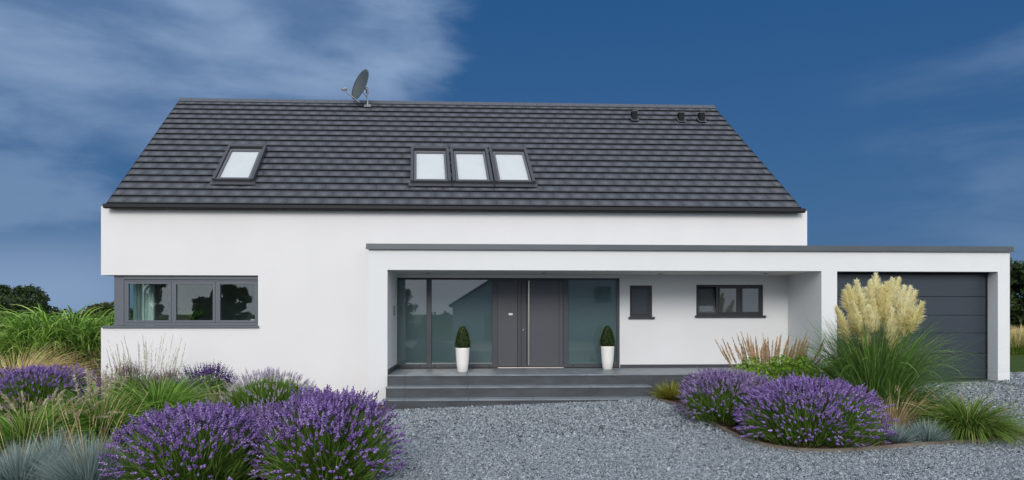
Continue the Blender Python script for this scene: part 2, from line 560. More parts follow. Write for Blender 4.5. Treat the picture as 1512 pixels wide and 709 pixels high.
rng = np.random.default_rng(3)
NC = 18
cl = SL / NC
tw = .42
V, F, Rn = [], [], []
sk_holes = []
q = [roof_uv(*p) for p in ((319, 272), (380, 272), (336, 222), (392, 222))]
SKV0 = (q[0][1] + q[1][1]) / 2; SKV1 = (q[2][1] + q[3][1]) / 2
sk1 = ((q[0][0] + q[2][0]) / 2, (q[1][0] + q[3][0]) / 2)
q3 = [roof_uv(*p) for p in ((607, 272), (788, 272), (607, 222), (776, 222))]
sk3 = ((q3[0][0] + q3[2][0]) / 2, (q3[1][0] + q3[3][0]) / 2)
for i in range(NC):
    v0, v1 = i * cl, (i + 1) * cl + .055
    off_ = (i % 2) * tw / 2
    edges = [0.0]
    uu = off_ if off_ > .05 else tw
    while uu < RW - .06:
        edges.append(uu); uu += tw
    edges.append(RW)
    for j in range(len(edges) - 1):
        u0, u1 = edges[j] + .0010, edges[j + 1] - .0010
        lo = .052 + rng.normal(0, .0003); hi = .010
        th = .006
        vj = v0 + rng.normal(0, .0005)
        P = [rp(u0, vj + .006, lo - th), rp(u1, vj + .006, lo - th), rp(u1, v1, hi - th), rp(u0, v1, hi - th),
             rp(u0, vj, lo), rp(u1, vj, lo), rp(u1, v1, hi), rp(u0, v1, hi)]
        o_ = len(V)
        V += P
        F += [[o_ + k for k in f] for f in ((0, 3, 2, 1), (4, 5, 6, 7), (0, 1, 5, 4), (1, 2, 6, 5), (2, 3, 7, 6), (3, 0, 4, 7))]
        Rn += [rng.uniform()] * 8
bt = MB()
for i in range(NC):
    bt.obox(rp(.004, i * cl + .010, .002), (RW - .008, 0, 0), RV * .02, RN * .036)  # near-black strip behind each tile nose, putting shade into the course gap
part('gap_shade_strip', bt, M_gutter, roof)
tiles = np_mesh('roof_tiles', V, F, M_tile, roof, rnd=Rn)
rc = MB()
for k in range(44):
    u0, u1 = k * RW / 44 + .003, (k + 1) * RW / 44 - .003
    pa = [rp(u_, SL - .16, .062) for u_ in (u0, u1)]
    pb = [rp(u_, SL + .02, .085) for u_ in (u0, u1)]
    pc = [p + np.array([0, .22, -.16]) for p in pb]
    rc.add([pa[0], pa[1], pb[1], pb[0], pc[1], pc[0], pa[0] - RN * .02, pa[1] - RN * .02], [(0, 1, 2, 3), (3, 2, 4, 5), (6, 7, 1, 0)])
part('ridge_cap', rc, M_tile, roof)
for u_ in (-.012, RW + .002):
    part('verge_trim', MB().obox(rp(u_, .0, -.12), (.010, 0, 0), RV * SL, RN * .15), M_gutter, roof)
gt = MB()
zgut = Z(640, 306, YE - .08)
pro = [(.0, .05), (-.10, .05), (-.115, .035), (-.115, -.03), (-.09, -.055), (0, -.055)]
xa, xb = X(155, YE), X(1187, YE)
vs = [(xx, YE + .02 + p[0], zE - .045 + p[1]) for xx in (xa, xb) for p in pro]
n_ = len(pro)
gt.add(vs, [(i, (i + 1) % n_, n_ + (i + 1) % n_, n_ + i) for i in range(n_)] + [tuple(range(n_)), tuple(range(2 * n_ - 1, n_ - 1, -1))])
gt.box(X(153.5, YM), X(1188, YM), YM - .03, YM + .30, ztop + .002, ztop + .03)
part('gutter', gt, M_gutter, house)


def skylight(u0, u1):
    sf = MB()
    v0, v1 = SKV0 - .02, SKV1
    # flashing apron + frame rails (proud of the tiles)
    sf.obox(rp(u0 - .05, v0 - .16, .084), (u1 - u0 + .10, 0, 0), RV * .15, RN * .006)
    t = .075
    for (a0, a1, b0, b1, h) in ((u0, u0 + t, v0, v1, .17), (u1 - t, u1, v0, v1, .17), (u0 + t, u1 - t, v0, v0 + .06, .15), (u0 + t, u1 - t, v1 - .13, v1, .185)):
        sf.obox(rp(a0, b0, .02), (a1 - a0, 0, 0), RV * (b1 - b0), RN * (h - .02))
    o = part('skylight', sf, M_sky_frame, house, bevel=.006)
    ss = MB()
    s0, s1, g0, g1 = u0 + t + .012, u1 - t - .012, v0 + .075, v1 - .20
    b = .06
    for (a0, a1, b0, b1) in ((s0, s0 + b, g0, g1), (s1 - b, s1, g0, g1), (s0 + b, s1 - b, g0, g0 + .05), (s0 + b, s1 - b, g1 - .10, g1)):
        ss.obox(rp(a0, b0, .03), (a1 - a0, 0, 0), RV * (b1 - b0), RN * .105)
    part('sash', ss, M_sash, o, bevel=.004)
    bl = MB().obox(rp(s0 + b, g0 + .05, .084), (s1 - s0 - 2 * b, 0, 0), RV * (g1 - g0 - .15), RN * .008)
    part('blind', bl, M_blind, o)
    pn = MB().obox(rp(s0 + b, g0 + .05, .108), (s1 - s0 - 2 * b, 0, 0), RV * (g1 - g0 - .15), RN * .006)
    part('pane', pn, M_sk_pane, o)


skylight(*sk1)
w3 = (sk3[1] - sk3[0] + .04) / 3
for k in range(3):
    skylight(sk3[0] + k * w3, sk3[0] + (k + 1) * w3 - .04)
for px, py in ((936, 179), (1005, 181), (1035, 181)):
    u_, v_ = roof_uv(px, py)
    o = MB()
    p = rp(u_, v_, .05)
    o.obox(p + np.array([-.08, -.11, -.10]), (.16, 0, 0), (0, .22, 0), (0, 0, .32))
    vp = part('vent_pipe', o, M_black, house, bevel=.012)
    part('flashing', MB().obox(rp(u_ - .12, v_ - .16, .084), (.24, 0, 0), RV * .34, RN * .010), M_tile, vp)
    part('cap', MB().obox(p + np.array([-.09, -.125, .223]), (.18, 0, 0), (0, .25, 0), (0, 0, .02)), M_sash, vp)


# generic window: frame with sashes, panes, sill.  Y is the outside face of the frame
def bars(mb, x0, x1, z0, z1, t, y0, y1, tb=None, tt=None):
    tb = t if tb is None else tb; tt = t if tt is None else tt
    mb.box(x0, x0 + t, y0, y1, z0, z1); mb.box(x1 - t, x1, y0, y1, z0, z1)
    mb.box(x0 + t, x1 - t, y0, y1, z0, z0 + tb); mb.box(x0 + t, x1 - t, y0, y1, z1 - tt, z1)
    return mb


# left corner window
yf = YM + .10
fx0 = X(168.5, yf); fx1 = wx1
win = MB()
gx0 = X(183, yf)
win.box(fx0, gx0 - .002, yf, yf + .12, wz0 + .05, wz1 - .002)                       # broad corner post
win.box(gx0, fx1, yf - .02, yf + .10, wz1 - .10, wz1 - .002)           # shutter rail
bars(win, gx0, fx1, wz0 + .05, wz1 - .10, .05, yf + .01, yf + .11, tb=.07)
mx = [X(254.5, yf), X(319.5, yf)]
for m_ in mx: win.box(m_ - .03, m_ + .03, yf + .012, yf + .10, wz0 + .12, wz1 - .15)
# return along the gable
win.box(fx0, fx0 + .10, yf + .125, 18.3, wz0 + .05, wz0 + .16)
win.box(fx0, fx0 + .10, yf + .125, 18.3, wz1 - .10, wz1 - .002)
win.box(fx0, fx0 + .10, 18.15, 18.298, wz0 + .16, wz1 - .10)
wino = part('window', win, M_frame, house, bevel=.004, label='wide grey three pane corner window')
cells = [(gx0 + .05, mx[0] - .03), (mx[0] + .03, mx[1] - .03), (mx[1] + .03, fx1 - .05)]
for a0, a1 in cells:
    part('sash', bars(MB(), a0 + .002, a1 - .002, wz0 + .122, wz1 - .152, .055, yf + .0, yf + .07), M_frame, wino, bevel=.004)
    part('pane', MB().box(a0 + .055, a1 - .055, yf + .035, yf + .045, wz0 + .176, wz1 - .206), M_pane, wino)
part('pane', MB().box(fx0 + .04, fx0 + .05, yf + .125, 18.15, wz0 + .16, wz1 - .10), M_pane, wino)
sl = MB().box(mL - .06, fx1 + .03, YM - .05, YM + .10, wz0 - .005, wz0 + .045)
sl.box(mL - .06, mL + .25, YM + .102, 18.35, wz0 - .003, wz0 + .045)
sl.box(mL + .25, fx1, YM + .10, YM + .20, wz0 + .001, wz0 + .045)
part('sill', sl, M_frame, wino, bevel=.006)

# room behind the corner window
rm = MB()
rx0, rx1, ry1, rzf, rzc = mL + .365, -4.2, 20.6, .75, wz1 + .25
rm.quad((rx0, ry1, rzf), (rx1, ry1, rzf), (rx1, ry1, rzc), (rx0, ry1, rzc))
rm.quad((rx1, ry1, rzf), (rx1, YM + .37, rzf), (rx1, YM + .37, rzc), (rx1, ry1, rzc))
rm.quad((rx0, YM + .37, rzc), (rx1, YM + .37, rzc), (rx1, ry1, rzc), (rx0, ry1, rzc))
part('room_wall', rm, M_room, house)
part('room_floor', MB().quad((rx0, YM + .37, rzf), (rx1, YM + .37, rzf), (rx1, ry1, rzf), (rx0, ry1, rzf)), M_roomf, house)
cu = MB()
for k in range(2):
    xs_ = [X(197 + k * 17, 17.4) + i * .02 for i in range(12)]
    for i in range(11):
        y_ = [17.4 + .03 * math.sin(j * 1.7) for j in (i, i + 1)]
        cu.quad((xs_[i], y_[0], rzf + .05), (xs_[i + 1], y_[1], rzf + .05), (xs_[i + 1], y_[1], wz1 + .1), (xs_[i], y_[0], wz1 + .1))
tag(part('curtain', cu, M_curt, None, smooth=True), 'pale curtain hanging behind the left pane of the corner window', 'curtain')

# ------------------------------------------------------------------ flat-roofed wing
pL, pIn = X(544.5, Y0), X(572, Y0)
pR = X(1213, Y0)
gL, gR, wR = X(1236, Y0), X(1473.5, Y0), X(1491, Y0)
zs_ = 3.19
zgar = Z(1340, 401, Y0)
zcap0, zcap1 = 3.685, 3.80
wing = MB()
wing.sheet([pL, wR], [-.5, zcap0], [(pIn, pR, -.6, zs_), (gL, gR, -.6, zgar)], Y0, Y0 + .36)
wing.box(pL, pIn, Y0 + .36, YB + .25, -.5, zcap0)
wing.box(pR, pR + .25, Y0 + .36, YB + .25, -.5, zcap0)
wing.box(gR, wR, Y0 + .36, 22.5, -.5, zcap0)
wing.box(gL - .36, gL, Y0 + .36, 22.5, .2, zcap0) if gL - .36 > pR + .25 else wing.box(pR + .25, gL, Y0 + .36, 22.5, .2, zcap0)
wing.box(gL, gR, 22.2, 22.5, .2, zcap0)
part('wing_wall', wing, M_wing, house, weld=True)
slab = MB().box(pIn, pR, Y0 + .36, YB + .25, zs_ - .001, zs_ + .30)
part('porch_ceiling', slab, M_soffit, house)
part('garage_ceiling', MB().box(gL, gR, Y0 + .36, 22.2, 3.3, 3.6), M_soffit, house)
cap = MB().box(pL - .055, wR + .055, Y0 - .06, Y0 + .50, zcap0 + .001, zcap1)
cap.box(pL - .055, mR + .02, Y0 + .501, YM - .002, zcap0 + .001, zcap1)
cap.box(mR + .02, wR + .055, Y0 + .501, 22.55, zcap0 + .001, zcap1)
cap.box(pL - .062, wR + .062, Y0 - .068, Y0 - .0605, zcap0 - .02, zcap0 + .03)
part('flat_roof', cap, M_cap, house, bevel=.008)

# porch back wall with openings
ex0, ex1 = X(581, YB), X(915, YB)
zf = .73
zeh = Z(760, 410.5, YB)
sx0, sx1, sz0, sz1 = X(930, YB), X(963, YB), Z(945, 468, YB), Z(945, 421.5, YB)
lx0, lx1, lz0, lz1 = X(1028, YB), X(1127, YB), Z(1080, 466, YB), Z(1080, 420.5, YB)
pb = MB()
pb.sheet([pIn, pR], [zf - .3, zs_ - .002], [(pIn - .1, ex1, zf - .4, zeh), (sx0, sx1, sz0, sz1), (lx0, lx1, lz0, lz1)], YB, YB + .20)
part('porch_wall', pb, M_wing, house, weld=True)
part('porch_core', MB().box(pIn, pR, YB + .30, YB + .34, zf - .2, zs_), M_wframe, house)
part('skirting', MB().box(ex1 + .01, pR - .002, YB - .022, YB, zf + .002, zf + .085), M_dark, house, bevel=.003)
part('skirting', MB().box(pIn + .001, pIn + .02, Y0 + .05, YB - .03, zf + .002, zf + .12), M_dark, house, bevel=.003)

# entrance glazing
yg = YB + .03
def XE(px): return X(px, yg)
ent = MB()
ez0 = zf + .012
zt = zeh - .004
ent.box(pIn + .003, XE(584), yg - .012, yg + .12, ez0, zt)
ent.box(XE(629.7), XE(637), yg - .012, yg + .12, ez0, zt)
ent.box(XE(727), XE(735), yg - .010, yg + .12, ez0, zt)
ent.box(XE(831.5), XE(839), yg - .010, yg + .12, ez0, zt)
ent.box(XE(911), ex1 - .002, yg - .012, yg + .12, ez0, zt)
for a0, a1 in ((584, 629.7), (637, 727), (839, 911)):
    ent.box(XE(a0), XE(a1), yg, yg + .12, ez0, ez0 + .10)
    ent.box(XE(a0), XE(a1), yg, yg + .12, zt - .045, zt)
ent.box(XE(735), XE(831.5), yg, yg + .12, zt - .045, zt)
eo = part('entrance_screen', ent, M_dark, house, bevel=.004)
for a0, a1 in ((584, 629.7), (637, 727), (839, 911)):
    part('pane', MB().box(XE(a0), XE(a1), yg + .045, yg + .06, ez0 + .10, zt - .045), M_front, eo)
for px in (589, 620, 642, 722, 846):
    c_ = (XE(px), yg - .008, ez0 + .045)
    kn = MB().box(c_[0] - .022, c_[0] + .022, yg - .012, yg, c_[2] - .010, c_[2] + .010)
    part('drain_cap', kn, M_black, eo)
dp = MB().box(XE(735), XE(764), yg + .012, yg + .09, ez0 + .03, zt - .047)
po = part('door_side_panel', dp, M_door, house, bevel=.006)
part('letter_slot', MB().box(XE(751), XE(757), yg - .008, yg + .012, Z(754, 465.5, yg), Z(754, 462.5, yg)), M_white, po, bevel=.003)
part('door_post', MB().box(XE(764) + .004, XE(769.5), yg + .004, yg + .09, ez0 + .03, zt - .047).box(XE(769.5) + .004, XE(777.5), yg - .006, yg + .09, ez0 + .03, zt - .047), M_dark, house, bevel=.005)
fd = MB().box(XE(777.5) + .006, XE(831.5) - .006, yg - .012, yg + .07, ez0 + .03, zt - .049)
dr = part('front_door', fd, M_door, house, bevel=.008)
grv = MB().box(XE(825), XE(825) + .010, yg - .0145, yg - .0125, ez0 + .04, zt - .06)
part('groove', grv, M_black, dr)
hx = XE(780.5)
hd = MB().tube([(hx, yg - .075, ez0 + .07), (hx, yg - .075, zt - .07)], .019, 14)
for zz in (ez0 + .35, ez0 + 1.17, zt - .35): hd.tube([(hx, yg - .075, zz), (hx, yg - .012, zz)], .010, 8)
part('handle', hd, M_steel, dr, smooth=False)
part('lock', MB().tube([(XE(772.5), yg - .014, Z(772, 487, yg)), (XE(772.5), yg - .004, Z(772, 487, yg))], .016, 12), M_steel, dr)
part('threshold', MB().box(XE(735), XE(832), yg - .05, yg + .0, zf + .004, zf + .026), M_steel, house, bevel=.004)
part('intercom', MB().box(pIn + .001, pIn + .03, 17.05, 17.15, Z(578, 466, 17.1), Z(578, 451, 17.1)), M_lamp, house, bevel=.004)
for px, py in ((632, 403.2), (803, 403.2), (975, 404), (1131, 404)):
    p = at_z(px, py, zs_ - .003)
    dl = part('downlight', MB().lathe((p[0], p[1], zs_ - .010), [(.045, 0), (.06, 0), (.06, .008), (.045, .008)], 20, False), M_lamp, house)
    part('bulb', MB().lathe((p[0], p[1], zs_ - .006), [(.001, 0), (.044, 0), (.044, .003)], 20, True), M_black, dl)

# two porch windows
def porch_window(x0, x1, z0, z1, cuts, label, tilt=False):
    y = YB + .035
    f = bars(MB(), x0 + .002, x1 - .002, z0 + .002, z1 - .002, .05, y, y + .10)
    for c_ in cuts: f.box(c_ - .03, c_ + .03, y + .002, y + .10, z0 + .052, z1 - .052)
    o = part('window', f, M_wframe, house, bevel=.004, label=label)
    ed = [x0 + .052] + [v_ for c_ in cuts for v_ in (c_ - .03, c_ + .03)] + [x1 - .052]
    for k in range(0, len(ed), 2):
        a0, a1 = ed[k], ed[k + 1]
        s = MB(); b = .045
        bars(s, a0 + .003, a1 - .003, z0 + .055, z1 - .055, b, y - .008, y + .06)
        so_ = part('sash', s, M_wframe, o, bevel=.004)
        pa = MB().box(a0 + b + .003, a1 - b - .003, y + .02, y + .03, z0 + .055 + b, z1 - .055 - b)
        po_ = part('pane', pa, M_pane_d, o)
        if tilt and k == 0:
            for ob in (so_, po_):     # this sash is tilted inwards at the top
                for vert in ob.data.vertices:
                    vert.co.y += (vert.co.z - (z0 + .055)) * .20
                ob.data.update()
    sl_ = MB().box(x0 - .04, x1 + .06, YB - .06, YB + .04, z0 - .055, z0 + .001)
    part('sill', sl_, M_wframe, o, bevel=.006)


porch_window(sx0, sx1, sz0, sz1, [], 'small narrow dark framed window')
lw = lx1 - lx0
porch_window(lx0, lx1, lz0, lz1, [lx0 + lw * .32, lx0 + lw * .655], 'wide dark framed window with the left sash tilted open', True)

# garage door
yd = 16.34
gd = MB()
gz0 = Z(1340, 560.5, yd)
pys = [401 - 4, 438, 465.5, 492, 522, 560.5]
lines = [Z(1380, p, yd) for p in pys]
go_ = part('garage_door', MB().box(gL + .002, gR - .002, yd + .03, yd + .07, gz0, lines[0]), M_black, house)
for k in range(5):
    z1_, z0_ = lines[k] - .004, lines[k + 1] + .004
    part('panel', MB().box(gL + .05, gR - .05, yd, yd + .03, z0_, z1_), M_garage, go_, bevel=.006)
fr_ = MB().box(gL + .002, gL + .048, yd - .006, yd + .03, gz0, zgar).box(gR - .048, gR - .002, yd - .006, yd + .03, gz0, zgar)
fr_.box(gL + .048, gR - .048, yd - .10, yd - .02, zgar - .05, zgar - .002)
part('frame', fr_, M_black, go_)
part('garage_apron', MB().box(gL + .002, gR - .002, Y0 - .12, yd + .06, gz0 - .30, gz0 - .004), M_cap, house)
part('garage_seal', MB().box(gR - 1.0, gR - .1, yd - .03, yd - .002, gz0 - .003, gz0 + .02), M_black, house)

# platform and steps: slabs over a pale grout core
def slabs(mb, x0, x1, y0, y1, z0, z1, joints, gap=.006):
    e = [x0] + [j for j in joints if x0 < j < x1] + [x1]
    for i in range(len(e) - 1):
        mb.box(e[i] + (gap / 2 if i else 0), e[i + 1] - (gap / 2 if i < len(e) - 2 else 0), y0, y1, z0, z1)


def stair(name, x0, x1, y0, y1, ztop_, zbot, joints, label=None):
    core = MB().box(x0 + .02, x1 - .02, y0 + .035, y1 - .002, zbot, ztop_ - .034)
    o = part(name, core, M_grout, house)
    t = MB(); slabs(t, x0 - .012, x1 + .012, y0 - .004, y1 - .002, ztop_ - .032, ztop_, joints)
    part('tread', t, M_nose, o, bevel=.005)
    r = MB(); slabs(r, x0, x1, y0 + .016, y0 + .034, zbot, ztop_ - .034, joints)
    r.box(x0, x0 + .018, y0 + .036, y1 - .004, zbot, ztop_ - .034)
    r.box(x1 - .018, x1, y0 + .036, y1 - .004, zbot, ztop_ - .034)
    part('riser', r, M_slate, o)


ys1, ys2, ys3 = 15.90, 15.52, 15.14
sR2, sR3 = X(962, ys2), X(972, ys3)
xl_ = pIn + .03
zst2, zst3 = .485, .245
jo = [X(p, 15.9) for p in (597, 689, 778, 867, 958)]
jo2 = [X(p, 15.5) for p in (597, 690, 872)]
jo3 = [X(p, 15.2) for p in (597, 692, 787, 883)]
stair('porch_floor', xl_, pR - .004, ys1, YB + .02, zf, -.4, jo)
stair('step', xl_, sR2, ys2, ys1 + .012, zst2, -.4, jo2)
stair('step', xl_, sR3, ys3, ys2 + .012, zst3, -.4, jo3)

# ------------------------------------------------------------------ satellite dish
u_, v_ = roof_uv(543, 159)
bp_ = rp(u_, v_, .05)
dish = thing('satellite_dish', 'grey satellite dish on a galvanised mast above the roof ridge', 'satellite dish', bp_)
YD = bp_[1]
part('base_plate', MB().obox(rp(u_ - .10, v_ - .10, .062), (.20, 0, 0), RV * .2, RN * .012), M_lnb, dish)
topm = np.array([bp_[0] - .005, YD, Z(543, 131, YD)])
part('mast', MB().tube([bp_, topm], .026, 12), M_galv, dish)
dc = at_y(533.5, 126, YD - .14)
dn = np.array([-.74, -.60, .27]); dn /= np.linalg.norm(dn)
sx_ = np.cross(UP, dn); sx_ /= np.linalg.norm(sx_); sy_ = np.cross(dn, sx_)
RA, RB = .46, .50
dm = MB(); nr, na = 8, 40
vs = []
for side, dd in ((0, 0), (1, -.012)):
    for i in range(nr + 1):
        r = i / nr
        for k in range(na):
            a_ = 2 * math.pi * k / na
            vs.append(dc + sx_ * RA * r * math.cos(a_) + sy_ * RB * r * math.sin(a_) + dn * (.10 * r * r - .05 + dd))
fs = []
for side in (0, 1):
    o_ = side * (nr + 1) * na
    for i in range(nr):
        for k in range(na):
            f = (o_ + i * na + k, o_ + i * na + (k + 1) % na, o_ + (i + 1) * na + (k + 1) % na, o_ + (i + 1) * na + k)
            fs.append(f if side == 0 else f[::-1])
o1 = nr * na; o2 = (nr + 1) * na + nr * na
fs += [(o1 + k, o1 + (k + 1) % na, o2 + (k + 1) % na, o2 + k) for k in range(na)]
dm.add(vs, fs)
part('reflector', dm, M_dish, dish, smooth=True)
bk = dc - dn * .07
part('bracket', MB().tube([bk, topm + np.array([0, 0, -.06])], .035, 8).tube([topm - np.array([0, 0, .14]), topm + np.array([0, 0, .03])], .045, 10).tube([bk - sy_ * .15, topm - np.array([0, 0, .30])], .016, 8), M_galv, dish)
ab = dc - sy_ * (RB + .03)
lnb = at_y(507, 132, YD - .50)
part('feed_arm', MB().tube([ab - dn * .1, ab, lnb], .018, 8), M_galv, dish)
dl_ = dc - lnb; dl_ = dl_ / np.linalg.norm(dl_)
part('feed_horn', MB().tube([lnb - dl_ * .05, lnb + dl_ * .05, lnb + dl_ * .10], [.04, .04, .06], 12), M_lnb, dish)

# ------------------------------------------------------------------ ground
def axis(lo, hi, fine_lo, fine_hi, step, growth=1.35):
    a = list(np.arange(fine_lo, fine_hi + 1e-6, step))
    s = step
    x = fine_hi
    while x < hi: s *= growth; x += s; a.append(min(x, hi))
    s = step; x = fine_lo
    while x > lo: s *= growth; x -= s; a.insert(0, max(x, lo))
    return np.array(a)


def grid_mesh(name, xs, ys, dz_, m, **kw):
    gx, gy = np.meshgrid(xs, ys)
    gz = zg(gx, gy) + dz_
    V = np.stack([gx, gy, gz], -1).reshape(-1, 3)
    nx, ny = len(xs), len(ys)
    i, j = np.meshgrid(np.arange(nx - 1), np.arange(ny - 1))
    a = (j * nx + i).ravel()
    F = np.stack([a, a + 1, a + 1 + nx, a + nx], -1)
    return np_mesh(name, V, F, m, smooth=True, **kw)


def ground_mat(name, c0, c1, c2, sc=.6, bump=.6):
    m, nt, b = new_mat(name)
    b.inputs['Roughness'].default_value = .95; b.inputs['Specular IOR Level'].default_value = .15
    tc = nt.nodes.new('ShaderNodeTexCoord')
    n1_ = nt.nodes.new('ShaderNodeTexNoise'); n1_.inputs['Scale'].default_value = sc; n1_.inputs['Detail'].default_value = 8
    n2_ = nt.nodes.new('ShaderNodeTexNoise'); n2_.inputs['Scale'].default_value = 35; n2_.inputs['Detail'].default_value = 6
    for q_ in (n1_, n2_): nt.links.new(tc.outputs['Object'], q_.inputs['Vector'])
    ad = nt.nodes.new('ShaderNodeMath'); ad.operation = 'MULTIPLY_ADD'; ad.inputs[1].default_value = .5
    nt.links.new(n2_.outputs['Fac'], ad.inputs[0])
    h = nt.nodes.new('ShaderNodeMath'); h.operation = 'MULTIPLY'; h.inputs[1].default_value = .5
    nt.links.new(n1_.outputs['Fac'], h.inputs[0]); nt.links.new(h.outputs[0], ad.inputs[2])
    r = nt.nodes.new('ShaderNodeValToRGB'); r.color_ramp.elements.new(.5)
    for k, c_ in enumerate((c0, c1, c2)):
        r.color_ramp.elements[k].color = (*c_, 1); r.color_ramp.elements[k].position = (.36, .5, .64)[k]
    nt.links.new(ad.outputs[0], r.inputs['Fac']); nt.links.new(r.outputs['Color'], b.inputs['Base Color'])
    bm_ = nt.nodes.new('ShaderNodeBump'); bm_.inputs['Strength'].default_value = bump; bm_.inputs['Distance'].default_value = .05
    nt.links.new(n2_.outputs['Fac'], bm_.inputs['Height']); nt.links.new(bm_.outputs['Normal'], b.inputs['Normal'])
    return m


M_field = ground_mat('meadow', (.045, .07, .018), (.08, .105, .03), (.15, .13, .06), .25)
M_lawn = ground_mat('lawn_turf', (.035, .06, .012), (.05, .085, .016), (.06, .10, .02), 1.5)
M_gravel = ground_mat('gravel_bed', (.08, .088, .095), (.17, .185, .20), (.28, .30, .32), 3)
M_bounce_paving = ground_mat('bounce_paving', (.30, .30, .29), (.36, .36, .35), (.42, .42, .40), 1)
g_ = grid_mesh('ground', axis(-3000, 3000, -14, 18, .8), axis(-3000, 3000, 4, 20, .8), 0, M_field)
g_['kind'] = 'structure'
g_ = grid_mesh('driveway', np.arange(-1.75, 18.01, .25), np.arange(-3.5, 18.31, .25), .006, M_gravel)
g_['kind'] = 'structure'
g_ = grid_mesh('street', np.arange(-40, 40.1, 2), np.arange(-18.5, -2.9, 1.5), .012, M_bounce_paving)  # unseen pale paving, added to bounce light up into the porch ceiling
g_['kind'] = 'structure'
g_ = grid_mesh('lawn', np.arange(12.9, 36, .5), np.arange(18.3, 26, .5), .008, M_lawn)
g_['kind'] = 'structure'


def inside(poly, x, y):
    x = np.asarray(x); y = np.asarray(y)
    r = np.zeros(x.shape, bool)
    n = len(poly)
    for i in range(n):
        x0, y0 = poly[i]; x1, y1 = poly[(i + 1) % n]
        c_ = ((y0 > y) != (y1 > y)) & (x < (x1 - x0) * (y - y0) / (y1 - y0 + 1e-12) + x0)
        r ^= c_
    return r


def smooth_poly(pts, k=2):
    for _ in range(k):
        q_ = []
        for i in range(len(pts) - 1):
            a, b = np.array(pts[i]), np.array(pts[i + 1])
            q_ += [a * .75 + b * .25, a * .25 + b * .75]
        pts = [np.array(pts[0])] + q_ + [np.array(pts[-1])]
    return pts


def bed(name, poly, dz_, m):
    bm = bmesh.new()
    vs = [bm.verts.new((p[0], p[1], 0)) for p in poly]
    f = bm.faces.new(vs)
    bmesh.ops.triangulate(bm, faces=[f])
    bmesh.ops.subdivide_edges(bm, edges=bm.edges[:], cuts=3, use_grid_fill=True)
    for v_ in bm.verts: v_.co.z = float(zg(v_.co.x, v_.co.y)) + dz_
    bmesh.ops.recalc_face_normals(bm, faces=bm.faces[:])
    me = bpy.data.meshes.new(name); bm.to_mesh(me); bm.free()
    if me.polygons[0].normal.z < 0: me.flip_normals()
    o = link(name, me, m, None); o['kind'] = 'structure'
    return o


# right-hand bed: front edge read off the photograph's kerb line, back edge along porch and garage
fe = [at_g(*p)[:2] for p in ((974, 593), (1000, 600), (1030, 614), (1062, 634), (1105, 655), (1165, 667), (1235, 669), (1310, 663), (1400, 656), (1512, 650), (1600, 645))]
fe = smooth_poly(fe)
be = [fe[-1] + np.array([.05, .45])] + [at_g(*p)[:2] for p in ((1512, 638), (1470, 630))] + [np.array([8.4, 13.2]), np.array([7.9, 15.0]), np.array([7.6, 15.85]), np.array([4.1, 15.85])]
bed_r = [tuple(p) for p in fe] + [tuple(p) for p in be]
bed_l = [(-1.62, -3), (-1.55, 6), (-1.45, 8.6), (-1.55, 10.2), (-1.9, 12), (-2.15, 14), (-2.2, 16.58), (mL, 16.58), (mL - .1, 19.5), (-14, 19.5), (-14, -3)]
bed('garden_bed', bed_r, .022, M_soil)
bed('garden_bed', bed_l, .022, M_soil)


def kerb(pts, label, name='edging_kerb'):
    mb = MB()
    P = [np.array([p[0], p[1], float(zg(p[0], p[1]))]) for p in pts]
    n = len(P)
    R = []
    for i in range(n):
        t = P[min(i + 1, n - 1)] - P[max(i - 1, 0)]; t[2] = 0; t /= np.linalg.norm(t)
        s = np.array([t[1], -t[0], 0])
        R.append([P[i] + s * .035 - UP * .05, P[i] + s * .03 + UP * .062, P[i] - s * .03 + UP * .062, P[i] - s * .035 - UP * .05])
    mb.add([v_ for r in R for v_ in r], [(i * 4 + k, i * 4 + k + 1, (i + 1) * 4 + k + 1, (i + 1) * 4 + k) for i in range(n - 1) for k in range(3)])
    return tag(part(name, mb, M_edge, None, weld=True), label, 'kerb')


kerb(fe, 'low weathered stone kerb curving round the front of the right bed')
kerb(smooth_poly([np.array(p) for p in be[:3]]), 'low stone kerb behind the green grass clump at the right edge')

# loose gravel
def stones(n, xr, yr, size, seed, keep):
    r = np.random.default_rng(seed)
    x = r.uniform(*xr, n); y = r.uniform(*yr, n)
    k = keep(x, y); x, y = x[k], y[k]; n = len(x)
    base = np.array([[-1, -1, -1], [1, -1, -1], [1, 1, -1], [-1, 1, -1], [-1, -1, 1], [1, -1, 1], [1, 1, 1], [-1, 1, 1]], float)
    B = base[None] * r.uniform(.55, 1.0, (n, 8, 1)) + r.normal(0, .18, (n, 8, 3))
    s = size * r.lognormal(0, .32, (n, 1, 1)) * np.stack([np.ones(n), r.uniform(.6, 1, n), r.uniform(.35, .8, n)], -1)[:, None, :]
    B = B * s
    q_ = r.normal(size=(n, 4)); q_[:, 1:3] *= .55; q_ /= np.linalg.norm(q_, axis=1, keepdims=True)
    w_, a, b, c_ = q_.T
    M = np.stack([1 - 2 * (b * b + c_ * c_), 2 * (a * b - c_ * w_), 2 * (a * c_ + b * w_), 2 * (a * b + c_ * w_), 1 - 2 * (a * a + c_ * c_), 2 * (b * c_ - a * w_), 2 * (a * c_ - b * w_), 2 * (b * c_ + a * w_), 1 - 2 * (a * a + b * b)], -1).reshape(n, 3, 3)
    B = np.einsum('nij,nkj->nki', M, B)
    B += np.stack([x, y, zg(x, y) + .006 + size * r.uniform(.0, .55, n)], -1)[:, None, :]
    F0 = np.array([(0, 3, 2, 1), (4, 5, 6, 7), (0, 1, 5, 4), (1, 2, 6, 5), (2, 3, 7, 6), (3, 0, 4, 7)])
    F = (np.arange(n)[:, None, None] * 8 + F0[None]).reshape(-1, 4)
    return B.reshape(-1, 3), F, np.repeat(r.uniform(0, 1, n), 8)


